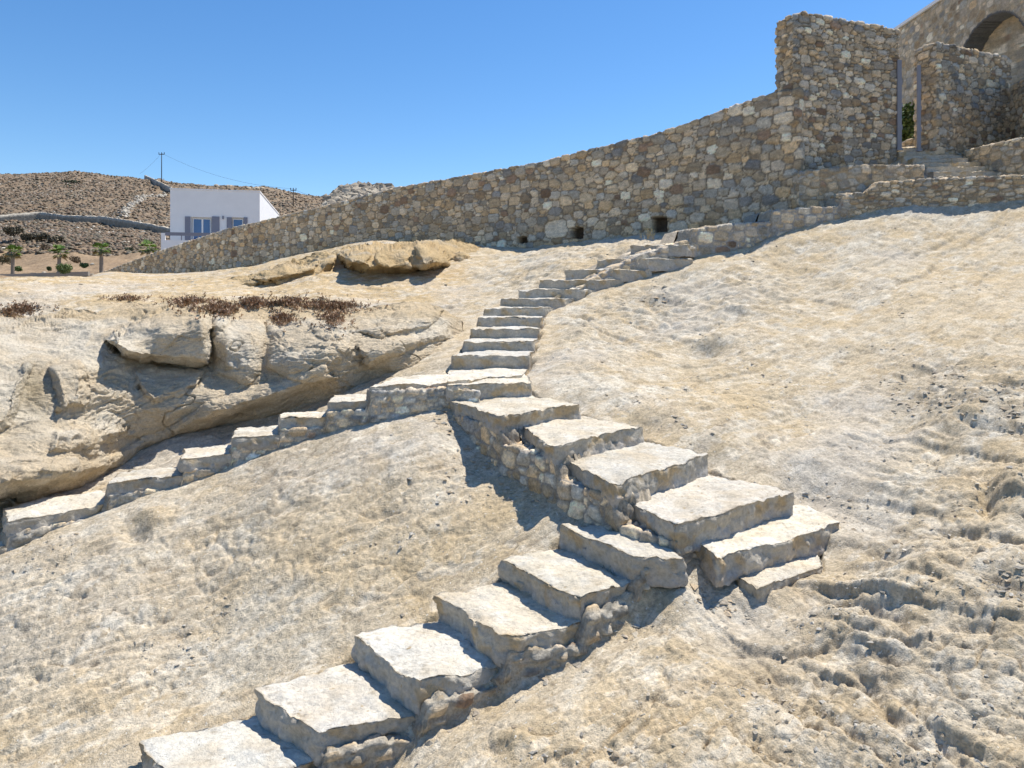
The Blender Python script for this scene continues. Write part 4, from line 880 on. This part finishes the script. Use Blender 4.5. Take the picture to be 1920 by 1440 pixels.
# tumbled pale stone bank below it
def stones_line(px, n, size, seed, label, name='stone_bank'):
    g = np.random.default_rng(seed); pts_ = np.array([hit(u, v) for u, v in px]); k = g.integers(0, len(pts_)-1, n); t = g.uniform(0, 1, n)[:, None]; p_ = pts_[k]*(1-t)+pts_[k+1]*t
    p_ = p_+g.normal(0, 1, (n, 3))*np.array([size*1.4, size*2, 0]); p_[:, 2] = [hz_at(a, b) for a, b, _c in p_]; p_[:, 2] += g.uniform(0, size*1.2, n)
    V, Q, T, c = blobs(n, lambda g_, m_: p_, size, [(.46,.41,.33),(.40,.34,.27),(.52,.47,.39)], seed, .9)
    o = np_mesh(name, V, Q, M_far, None, c, False, T, origin=p_[0].tolist()); return tag(o, label, None, None, 'stuff')
stones_line([(232,408),(236,398),(245,388),(258,380),(266,372),(285,368),(312,368)], 260, .3, 411, 'curved bank of tumbled pale stones on the hill just left of the white house')
# crest boulders
def boulder(name, c, rad, seed, label, cat='rock', group=None, mat=None, col=(.46, .38, .27), sq=(1, 1, .8), sub=28, parent=None):
    n1_, n2_ = sub, sub*2; ph = np.linspace(0.02, math.pi-.02, n1_)[:, None]; lo = np.arange(n2_)/n2_*2*math.pi
    D_ = np.stack([np.sin(ph)*np.cos(lo), np.sin(ph)*np.sin(lo), np.cos(ph)*np.ones_like(lo)[None]], -1)
    h = 1+.45*fbm(D_*1.3+seed, seed, 4)+(terrace(fbm(D_*1.7+seed, seed+2, 3)*2, 3, .2)-fbm(D_*1.7+seed, seed+2, 3)*2)*.25
    G = np.array(c)+D_*h[..., None]*rad*np.array(sq); cc = np.ones(G.shape)*np.array(col)*(1+.35*fbm(D_*3+seed, seed+5, 4))[..., None]
    o = np_mesh(name, G.reshape(-1, 3), grid_quads(n1_, n2_, True), mat or M_far, parent, cc.reshape(-1, 3), True, None, list(c)); return tag(o, label, cat, group)
gcr = 'boulders on the hill crest'
crest = [(407,352,8,'small pale boulder on the crest just right above the white roof'),(431,352,8,'second brown boulder on the crest above the middle of the white roof'),(448,356,5,'low boulder on the crest beside a gap above the white roof'),
         (463,355,9,'broad pale boulder on the crest above the right part of the white roof'),(481,354,8,'rounded boulder on the crest at the right end of the white roof'),(496,356,9,'boulder on the crest just past the right corner of the white roof'),(508,358,8,'last boulder of the crest row right of the white roof')]
for k, (u, v, r_, lb) in enumerate(crest):
    c = hit(u, v+6, 150, 215) if True else None; d = 205.; c = P3(u, v+3, d); boulder('boulder', c.tolist(), r_/F*d*1.1, 420+k, lb, 'boulder', gcr, sub=16, sq=(1, 1, 1.0 if k < 2 else .75))
m_ = MB()
g = np.random.default_rng(9); pp = []
for k in range(260):
    u = g.uniform(610, 740); top = np.interp(u, [596, 625, 650, 725, 745], [370, 360, 351, 349, 358]); v = g.uniform(top, top+26); pp.append(P3(u, v, 165+(380-v)*.4))
V, Q, T, c = blobs(260, lambda g_, n: np.array(pp), 1.1, [(.36,.31,.24),(.45,.39,.30),(.28,.24,.19)], 12, .85)
o = np_mesh('rocky_knoll', V, Q, M_far, None, c, False, T, origin=pp[0].tolist()); tag(o, 'dark rocky knoll on the skyline just left above the long wall', 'rock')

# ---------------------------------------------------------------- white house
dH = 47.
hs = empty('white_house', P3(400, 470, dH).tolist(), 'white cube house with grey shutters behind the long stone wall', 'house')
ang = math.atan2(3.0, -1)   # facade nearly faces the camera, its right end a little nearer to the viewer's right
A = P3(319, 355, dH)[:2]; B = P3(487, 361, dH*1.025)[:2]
zr = zpix(355, dH); ex = (B-A)/np.linalg.norm(B-A); ey = np.array([-ex[1], ex[0]]); LH = np.linalg.norm(B-A)
def hfr(Pq): return np.stack([A[0]+ex[0]*Pq[:, 0]+ey[0]*Pq[:, 1], A[1]+ex[1]*Pq[:, 0]+ey[1]*Pq[:, 1], Pq[:, 2]], 1)
k1 = dH/F
def hx(u): return (u-319)/(487-319)*LH
def hzv(u, v): d = dH*(1+.025*(u-319)/168); return zpix(v, d)
z0 = -1.5; dep = 5.6
# right side face runs back; roof slopes down to the back
C2 = P3(523, 403, dH*1.13); sx_ = (C2[0]-A[0])*ex[0]+(C2[1]-A[1])*ex[1]; sy_ = (C2[0]-A[0])*ey[0]+(C2[1]-A[1])*ey[1]; zbk = C2[2]
holes_ = [(hx(357), hx(396), hzv(370, 470), hzv(370, 407)), (hx(433), hx(457), hzv(440, 445), hzv(440, 407.5))]
m_ = MB(); xs = sorted({0, LH, *[q for h_ in holes_ for q in h_[:2]]}); zs = sorted({z0, zr, *[q for h_ in holes_ for q in h_[2:]]})
for i in range(len(xs)-1):
    for j in range(len(zs)-1):
        cx, cz = (xs[i]+xs[i+1])/2, (zs[j]+zs[j+1])/2
        if any(h_[0] < cx < h_[1] and h_[2] < cz < h_[3] for h_ in holes_): continue
        m_.add(hfr(np.array([(xs[i], 0, zs[j]), (xs[i+1], 0, zs[j]), (xs[i+1], 0, zs[j+1]), (xs[i], 0, zs[j+1])], float)), [[0, 1, 2, 3]])
for h_ in holes_:
    a, b, c, e = h_; q = [(a, c), (b, c), (b, e), (a, e)]
    for k in range(4):
        (x0, y0), (x1, y1) = q[k], q[(k+1) % 4]; m_.add(hfr(np.array([(x0, 0, y0), (x1, 0, y1), (x1, .28, y1), (x0, .28, y0)], float)), [[0, 1, 2, 3]])
    m_.add(hfr(np.array([(a, .28, c), (b, .28, c), (b, .28, e), (a, .28, e)], float)), [[0, 1, 2, 3]])
m_.add(hfr(np.array([(LH, 0, z0), (sx_, sy_, z0), (sx_, sy_, zbk), (LH, 0, zr)], float)), [[0, 1, 2, 3]])
m_.add(hfr(np.array([(0, 0, z0), (0, sy_, z0), (0, sy_, zbk), (0, 0, zr)], float)), [[0, 3, 2, 1]])
m_.add(hfr(np.array([(0, sy_, z0), (sx_, sy_, z0), (sx_, sy_, zbk), (0, sy_, zbk)], float)), [[0, 3, 2, 1]])
m_.build('wall', M_white, hs)
m_ = MB(); m_.add(hfr(np.array([(-.03, -.03, zr+.01), (LH+.03, -.03, zr+.01), (sx_+.03, sy_, zbk+.01), (-.03, sy_, zbk+.01), (-.03, -.03, zr+.09), (LH+.03, -.03, zr+.09), (sx_+.03, sy_, zbk+.09), (-.03, sy_, zbk+.09)], float)),
       [[0, 3, 2, 1], [4, 5, 6, 7], [0, 1, 5, 4], [1, 2, 6, 5], [2, 3, 7, 6], [3, 0, 4, 7]]); m_.build('roof', M_white, hs)
def hbox(name, u0, u1, v0, v1, y0, y1, mat, par=hs):
    m_ = MB(); m_.box((hx(u0), y0, hzv(u0, v1)), (hx(u1), y1, hzv(u0, v0)), fr=hfr); return m_.build(name, mat, par)
for u0, u1, v1 in [(346.5,356.5,470),(396.5,410.5,470)]:
    s_ = hbox('shutter', u0, u1, 406, v1, -.07, -.015, M_shutter)
for u0, u1 in [(424.5,434,),(456.5,463.5)]: hbox('shutter', u0, u1, 407.5, 445, -.07, -.015, M_shutter)
def hwin(u0, u1, v0, v1, mull):
    m_ = MB(); t = 1.2
    for a, b, c, e in [(u0, u1, v0, v0+t), (u0, u1, v1-t, v1), (u0, u0+t, v0+t, v1-t), (u1-t, u1, v0+t, v1-t)]+([(mull-1.6, mull+1.6, v0+t, v1-t)] if mull else []):
        m_.box((hx(a), .16, hzv(a, e)), (hx(b), .23, hzv(a, c)), fr=hfr)
    wf = m_.build('window', M_white, hs); m_ = MB(); m_.box((hx(u0+t), .19, hzv(u0, v1-t)), (hx(u1-t), .21, hzv(u0, v0+t)), fr=hfr)
    g_ = m_.build('pane', M_glass, wf)
hwin(360, 393, 409, 470, 377.5); hwin(435, 454, 410, 444, None)
for u, v in [(417.5, 408)]: hbox('wall_lamp', u-1.2, u+1.2, v-3, v+3, -.12, 0, M_shutter)
m_ = MB(); m_.box((LH+.0, 1.6, hzv(487, 400)), (LH+.14, 1.75, hzv(487, 396)), fr=hfr); m_.build('wall_lamp', M_shutter, hs)
m_ = MB(); m_.box((hx(315), -1.6, z0), (hx(322), -1.45, hzv(315, 441)), fr=hfr); m_.box((hx(322), -1.6, z0), (hx(460), -1.45, hzv(322, 454)), fr=hfr); m_.build('balcony_wall', M_white, hs)
m_ = MB(); m_.box((hx(322), -1.58, hzv(322, 445.5)), (hx(450), -1.50, hzv(322, 439.5)), fr=hfr)
for u in (350, 380, 410): m_.box((hx(u), -1.56, hzv(u, 455)), (hx(u)+.06, -1.52, hzv(u, 445)), fr=hfr)
m_.build('railing', M_shutter, hs)

# ---------------------------------------------------------------- poles and wires
def upole(u, vtop, vbot, d, label, lean=.01):
    b = P3(u, vbot, d); t_ = P3(u, vtop, d); e = empty('utility_pole', b.tolist(), label, 'utility pole', 'power poles on the far hill')
    m_ = MB(); m_.tube([b-np.array([0, 0, 1.]), (b+t_)/2, t_], [.13, .12, .1], 8, (.05, .04, .035)); m_.build('pole', M_wood, e, True)
    a = t_-np.array([0, 0, .35]); wdt = 5.5/F*d; m_ = MB(); m_.box(a-np.array([wdt, .06, .09]), a+np.array([wdt, .06, .09])); ar = m_.build('crossarm', M_wood, e)
    for k in (-1, 0, 1):
        m_ = MB(); q = a+np.array([k*wdt*.92, 0, .09]); m_.tube([q, q+np.array([0, 0, .2]), q+np.array([0, 0, .5])], [.05, .11, .07], 8); m_.build('insulator', M_wood, ar if False else e)
    return t_
t1 = upole(303, 287, 342, 200., 'taller dark utility pole on the hill crest left above the white house')
t2 = upole(550, 354, 400, 170., 'shorter dark utility pole on the slope right of the white house')
def wire(a, b, sag, label):
    t = np.linspace(0, 1, 24)[:, None]; p_ = a+(b-a)*t; p_[:, 2] -= (sag*4*t*(1-t))[:, 0]; m_ = MB(); m_.tube(p_, .022, 4, (.1, .1, .1)); o = m_.build('power_line', M_wood, None, True, origin=a.tolist()); tag(o, label, 'wire', 'power lines')
wire(t1, t2, 2.0, 'thin power line sagging between the two utility poles')
wire(t2, P3(640, 372, 150.), .8, 'thin power line leaving the shorter pole to the right')
wire(t1, P3(262, 326, 190), .4, 'thin power line leaving the taller pole down to the left')

# ---------------------------------------------------------------- palms and shrubs of the garden below the hill
def palm(u, vtop, vbot, d, seed, label):
    b = P3(u, vbot, d); c = P3(u, vtop+9, d); e = empty('palm_tree', b.tolist(), label, 'palm tree', 'small fan palms below the hill'); g = np.random.default_rng(seed)
    m_ = MB(); k = 14; t = np.linspace(0, 1, k)[:, None]; p_ = (b-np.array([0, 0, 1.]))+(c-b+np.array([0, 0, 1.]))*t; rd = (.19-.05*t[:, 0])*(1+.12*(np.arange(k) % 2)); m_.tube(p_, rd, 10, (.28, .23, .18)); m_.build('trunk', M_attr, e, True)
    m_ = MB()
    for i in range(34):
        az = g.uniform(0, 6.283); el = g.uniform(-.9, 1.25); L_ = g.uniform(.7, 1.0)*.98; dr = np.array([math.cos(az)*math.cos(el), math.sin(az)*math.cos(el), math.sin(el)])
        q = c+dr*L_*.55; sd_ = np.cross(dr, [0, 0, 1.]); sd_ /= np.linalg.norm(sd_)+1e-6; upv = np.cross(sd_, dr)
        cl = (.30, .25, .12) if el < -.45 else [(.16,.25,.05),(.22,.31,.07),(.12,.20,.04)][i % 3]
        m_.add([c+sd_*.02, c-sd_*.02, q-sd_*.02, q+sd_*.02], [[0, 1, 2, 3]], None, cl)
        for k in range(9):
            a = (k-4)/4*1.15; dd_ = dr*math.cos(a)+sd_*math.sin(a)+upv*.08; tip = q+dd_*L_*.62*(1-.2*abs(a))-np.array([0, 0, .10*L_]); w_ = np.cross(dd_, upv)*.05
            m_.add([q, q+dd_*L_*.3+w_, tip, q+dd_*L_*.3-w_], [[0, 1, 2, 3]], None, cl)
    m_.build('crown', M_leaf, e)
palm(24, 463, 520, 70, 1, 'leftmost small palm with a thick grey trunk near the left edge')
palm(111, 465, 516, 66, 2, 'slim palm with a green bush at its foot, second from the left')
palm(190, 458, 508, 68, 3, 'palm with a bare pale trunk just left of the end of the long wall')
palm(278, 457, 500, 66, 4, 'palm whose crown only shows above the long wall left of the white house')
def bush(u, v, su, d, cols, seed, label, n=900, leaf=.13, sq=.8):
    c = P3(u, v, d); m_ = MB(); rd = su/F*d; g = np.random.default_rng(seed)
    for k in range(6): leaf_cloud(m_, c+g.uniform(-1, 1, 3)*np.array([rd*.6, rd*.4, rd*.25]), rd*.55, n//6, leaf, cols, seed+k*3, sq, .4)
    o = m_.build('bush', M_leaf, None, False, origin=c.tolist()); tag(o, label, 'bush', 'garden bushes below the hill')
DRY = [(.20,.14,.09),(.14,.11,.07),(.24,.17,.10)]
bush(120, 505, 18, 64, GREEN, 500, 'light green bush at the foot of the slim second palm', 1500)
bush(35, 504, 7, 66, GREEN, 510, 'tiny dark green bush right of the leftmost palm')
bush(160, 497, 9, 67, [(.08,.14,.05),(.06,.10,.04)], 520, 'round dark green bush left of the bare trunked third palm')
bush(92, 504, 6, 68, [(.10,.14,.06),(.08,.11,.05)], 530, 'small grey green bush left of the slim second palm')
bush(8, 487, 14, 74, [(.16,.14,.08),(.20,.16,.09),(.12,.11,.06)], 540, 'dry olive brown bush at the left edge behind the leftmost palm', 1300)
bush(140, 488, 11, 74, DRY, 550, 'brown dry bush above the dark green round bush', 1100)
bush(85, 463, 9, 92, DRY, 560, 'lone brown bush on the bare ochre bank above the second palm')
bush(247, 469, 10, 92, [(.10,.11,.06),(.07,.09,.05)], 570, 'dark bush on the slope between the third palm and the white house')
bush(135, 353, 22, 185, [(.07,.10,.05),(.05,.08,.04)], 580, 'wide dark green thicket high on the hill', 1500, .5, .35)
bush(132, 345, 20, 190, [(.08,.09,.05),(.06,.07,.04)], 590, 'flat dark olive thicket nearest the hilltop', 1200, .5, .25)
for k, (u, v, s_) in enumerate([(25,434,16),(55,444,12),(78,444,13),(105,448,13)]):
    bush(u, v, s_, 97, [(.14,.12,.08),(.10,.09,.06),(.16,.13,.08)], 600+k*10, ['dark brush heap at the left end of the earth bank','small dark brush on the bank, second from the left edge','dark brush on the bank between two clumps','dark brush at the right end of the bank row'][k], 900, .3, .7)
# grey garden wall and pergola at the left edge
m_ = MB(); a = P3(-40, 524, 63); b = P3(165, 517, 66); m_.add([a, b, b+np.array([0, .3, 0]), a+np.array([0, .3, 0]), a+np.array([0, 0, .42]), b+np.array([0, 0, .4]), b+np.array([0, .3, .4]), a+np.array([0, .3, .42])],
   [[0, 1, 5, 4], [4, 5, 6, 7], [2, 3, 7, 6], [1, 2, 6, 5], [3, 0, 4, 7]], None, (.36, .32, .27)); o = m_.build('garden_wall', M_attr, None, False, origin=a.tolist()); tag(o, 'low grey garden wall behind the palm trunks', 'wall')
pg = empty('pergola', P3(10, 545, 34).tolist(), 'small brown timber pergola over a white parapet at the left edge', 'pergola')
dP = 34.
for u in (9, 26, 44):
    m_ = MB(); a = P3(u-1, 548, dP); b = P3(u+1, 522 if u == 9 else 526, dP); m_.box((a[0], dP, a[2]), (b[0], dP+.06, b[2]), (.14, .09, .07)); m_.build('post', M_attr, pg)
m_ = MB(); a = P3(-30, 525.5, dP-.05); b = P3(46, 528, dP-.05)
m_.add([a, b, b+np.array([0, .12, 0]), a+np.array([0, .12, 0]), a+np.array([0, 0, .06]), b+np.array([0, 0, .06]), b+np.array([0, .12, .06]), a+np.array([0, .12, .06])], [[0, 1, 5, 4], [4, 5, 6, 7], [2, 3, 7, 6], [1, 2, 6, 5], [0, 3, 2, 1]], None, (.16, .10, .08)); m_.build('beam', M_attr, pg)
m_ = MB(); a = P3(-40, 560, dP+.1); b = P3(30, 530, dP+.1); m_.box((a[0], dP+.1, a[2]), (b[0], dP+.25, b[2]), (.8, .82, .85)); m_.build('parapet', M_white, pg)

# ---------------------------------------------------------------- dry succulent mats on the outcrop
def surf_at(u, v):
    j = int(np.clip((u+60)/1.6, 0, OG.shape[1]-1)); col = OG[:, j]; vv = HZ-col[:, 2]/col[:, 1]*F; i = int(np.argmin(np.abs(vv-v))); p = col[i]
    if v < vv.min()-1:
        for d in np.arange(8, 16, .05):
            q = P3(u, v, d)
            if ter_z(q[0], q[1]) >= q[2]: return q
    return p
def mat_plant(spots, n, seed, label):
    g = np.random.default_rng(seed); m_ = MB(); c0 = None; ps = []
    for k in range(n):
        u0, v0, su, sv = spots[g.integers(0, len(spots))]; w_ = .45 if g.uniform() < .7 else .95; u = u0+g.normal()*su*w_; v = v0+g.normal()*sv*w_*.8; ps.append((u, v))
    cols = [(.30,.19,.12),(.37,.24,.15),(.26,.17,.11),(.44,.33,.22),(.22,.16,.11)]
    n = int(n*.72)
    for (u, v) in ps:
        p = surf_at(u, v); c0 = p if c0 is None else c0; hh = g.uniform(.0, .05); cl = np.array(cols[g.integers(0, 5)])*g.uniform(.8, 1.25)
        for _ in range(5):
            az = g.uniform(0, 6.283); el = g.uniform(.1, 1.3); dr = np.array([math.cos(az)*math.cos(el), math.sin(az)*math.cos(el), math.sin(el)]); L_ = g.uniform(.03, .06)
            sdv = np.cross(dr, [.1, .2, 1]); sdv /= np.linalg.norm(sdv); b = p+np.array([g.uniform(-.02, .02), g.uniform(-.02, .02), hh*g.uniform(0, 1)])
            m_.add([b, b+dr*L_*.5+sdv*.010, b+dr*L_, b+dr*L_*.5-sdv*.010], [[0, 1, 2, 3]], None, cl)
    o = m_.build('dry_plant', M_leaf, None, False, origin=c0.tolist()); tag(o, label, 'plant', 'dried reddish plants on the rock')
mat_plant([(45,580,34,9),(30,588,20,7)], 420, 1, 'red brown dried plant mat near the left edge of the rock')
mat_plant([(238,562,24,5)], 170, 2, 'smallest dried plant patch alone on the pale rock left of centre')
mat_plant([(360,568,40,9),(400,578,34,12),(420,584,20,10)], 800, 3, 'dense dried plant mat above the large split block')
mat_plant([(475,568,22,9)], 260, 4, 'small dried plant tuft between the two wide mats')
mat_plant([(545,568,34,10),(600,575,50,10),(640,575,36,8),(625,598,22,16),(530,600,16,10)], 1350, 5, 'widest dried plant mat trailing down over the right part of the rock')
m_ = MB(); g = np.random.default_rng(77); c0 = P3(1215, 445, 15.2)
for k in range(30):
    p = c0+np.array([g.normal()*.09, g.normal()*.09, -.05]); dr = np.array([g.normal()*.3, g.normal()*.3, 1]); dr /= np.linalg.norm(dr); q = p+dr*g.uniform(.08, .28); s_ = np.array([.0025, 0, 0]); m_.add([p-s_, p+s_, q+s_, q-s_], [[0, 1, 2, 3]], None, (.36, .29, .16))
    m_.add([q-s_*4, q-np.array([0, 0, .02]), q+s_*4, q+np.array([0, 0, .03])], [[0, 1, 2, 3]], None, (.42, .36, .2))
o = m_.build('dry_weed', M_leaf, None, False, origin=c0.tolist()); tag(o, 'wispy dry weed at the foot of the long wall by the dark hole', 'plant')

# ---------------------------------------------------------------- loose pebbles: uncountable
g = np.random.default_rng(31); N0 = 60000
ii = g.integers(int(NR*.1), int(NR*.66), N0); jj = g.integers(int(NA*.1), int(NA*.9), N0); pp = P[ii, jj]; uu_ = ug[ii, jj]; vv_ = vg[ii, jj]
dens = fbm(pp*1.5, 61, 4)+g.normal(0, .15, N0)+rough[ii, jj]*.15+rub[ii, jj]*.6
incarve = np.zeros(N0, bool)
for q, z in CARVE: incarve |= in_quad(pp[:, 0], pp[:, 1], q, .03) < 0
pp = pp[(dens > .34) & ~incarve]
def pebbles(seed, pos, smin, smax, cols):
    g = np.random.default_rng(seed); n = len(pos); o8 = np.array([(1,0,0),(-1,0,0),(0,1,0),(0,-1,0),(0,0,1),(0,0,-1)], float)
    tri = np.array([(4,0,2),(4,2,1),(4,1,3),(4,3,0),(5,2,0),(5,1,2),(5,3,1),(5,0,3)])
    s = (smin*(smax/smin)**(g.uniform(0, 1, n)**2.6))*(.7+.3*pos[:, 1]/5); a = g.uniform(0, 6.283, n); J = g.uniform(.6, 1.4, (n, 6, 3)); J[:, :, :]+=0; o8 = o8; T0 = (o8[None]+g.normal(0, .22, (n, 6, 3)))*J*np.array([1.3, 1., .5])
    X = T0[..., 0]*np.cos(a)[:, None]-T0[..., 1]*np.sin(a)[:, None]; Y = T0[..., 0]*np.sin(a)[:, None]+T0[..., 1]*np.cos(a)[:, None]
    V = pos[:, None]+np.stack([X, Y, T0[..., 2]], -1)*s[:, None, None]; T = (tri[None]+np.arange(n)[:, None, None]*6).reshape(-1, 3); c = np.array(cols)[g.integers(0, len(cols), n)]*g.uniform(.8, 1.2, (n, 1))
    return V.reshape(-1, 3), T, np.repeat(c, 6, 0)
dbp = []
for pl, nn in [([P3(610,1432,3.7), P3(740,1368,3.88), P3(930,1258,4.1), P3(1090,1178,4.3), P3(1200,1112,4.46)], 260), ([P3(826,770,7.15), P3(870,820,6.75), P3(930,885,6.25), P3(1000,950,5.7), P3(1080,985,5.35)], 320), ([P3(1275,1055,4.74), P3(1330,1120,4.56), P3(1420,1142,4.46)], 120)]:
    for _ in range(nn):
        k = g.integers(0, len(pl)-1); t = g.uniform(); q = pl[k]*(1-t)+pl[k+1]*t+np.array([g.normal()*.09, g.normal()*.09, 0]); dbp.append((q[0], q[1], ter_z(q[0], q[1])))
V, T, c = pebbles(3, pp, .004, .022, [(.50,.43,.33),(.44,.39,.31),(.54,.50,.43),(.42,.34,.24),(.36,.33,.28)])
rp = np.concatenate([P[ii, jj][(rub[ii, jj] > .35)][:350], np.array(dbp)]); V2, T2, c2 = pebbles(4, rp, .008, .035, [(.44,.39,.31),(.50,.43,.34),(.38,.36,.31),(.50,.40,.28)])
o = np_mesh('loose_pebbles', np.concatenate([V, V2]), None, M_slab, None, np.concatenate([c, c2]), False, np.concatenate([T, T2+len(V)])); tag(o, 'small loose pebbles scattered over the rock slope', 'pebbles', None, 'stuff')
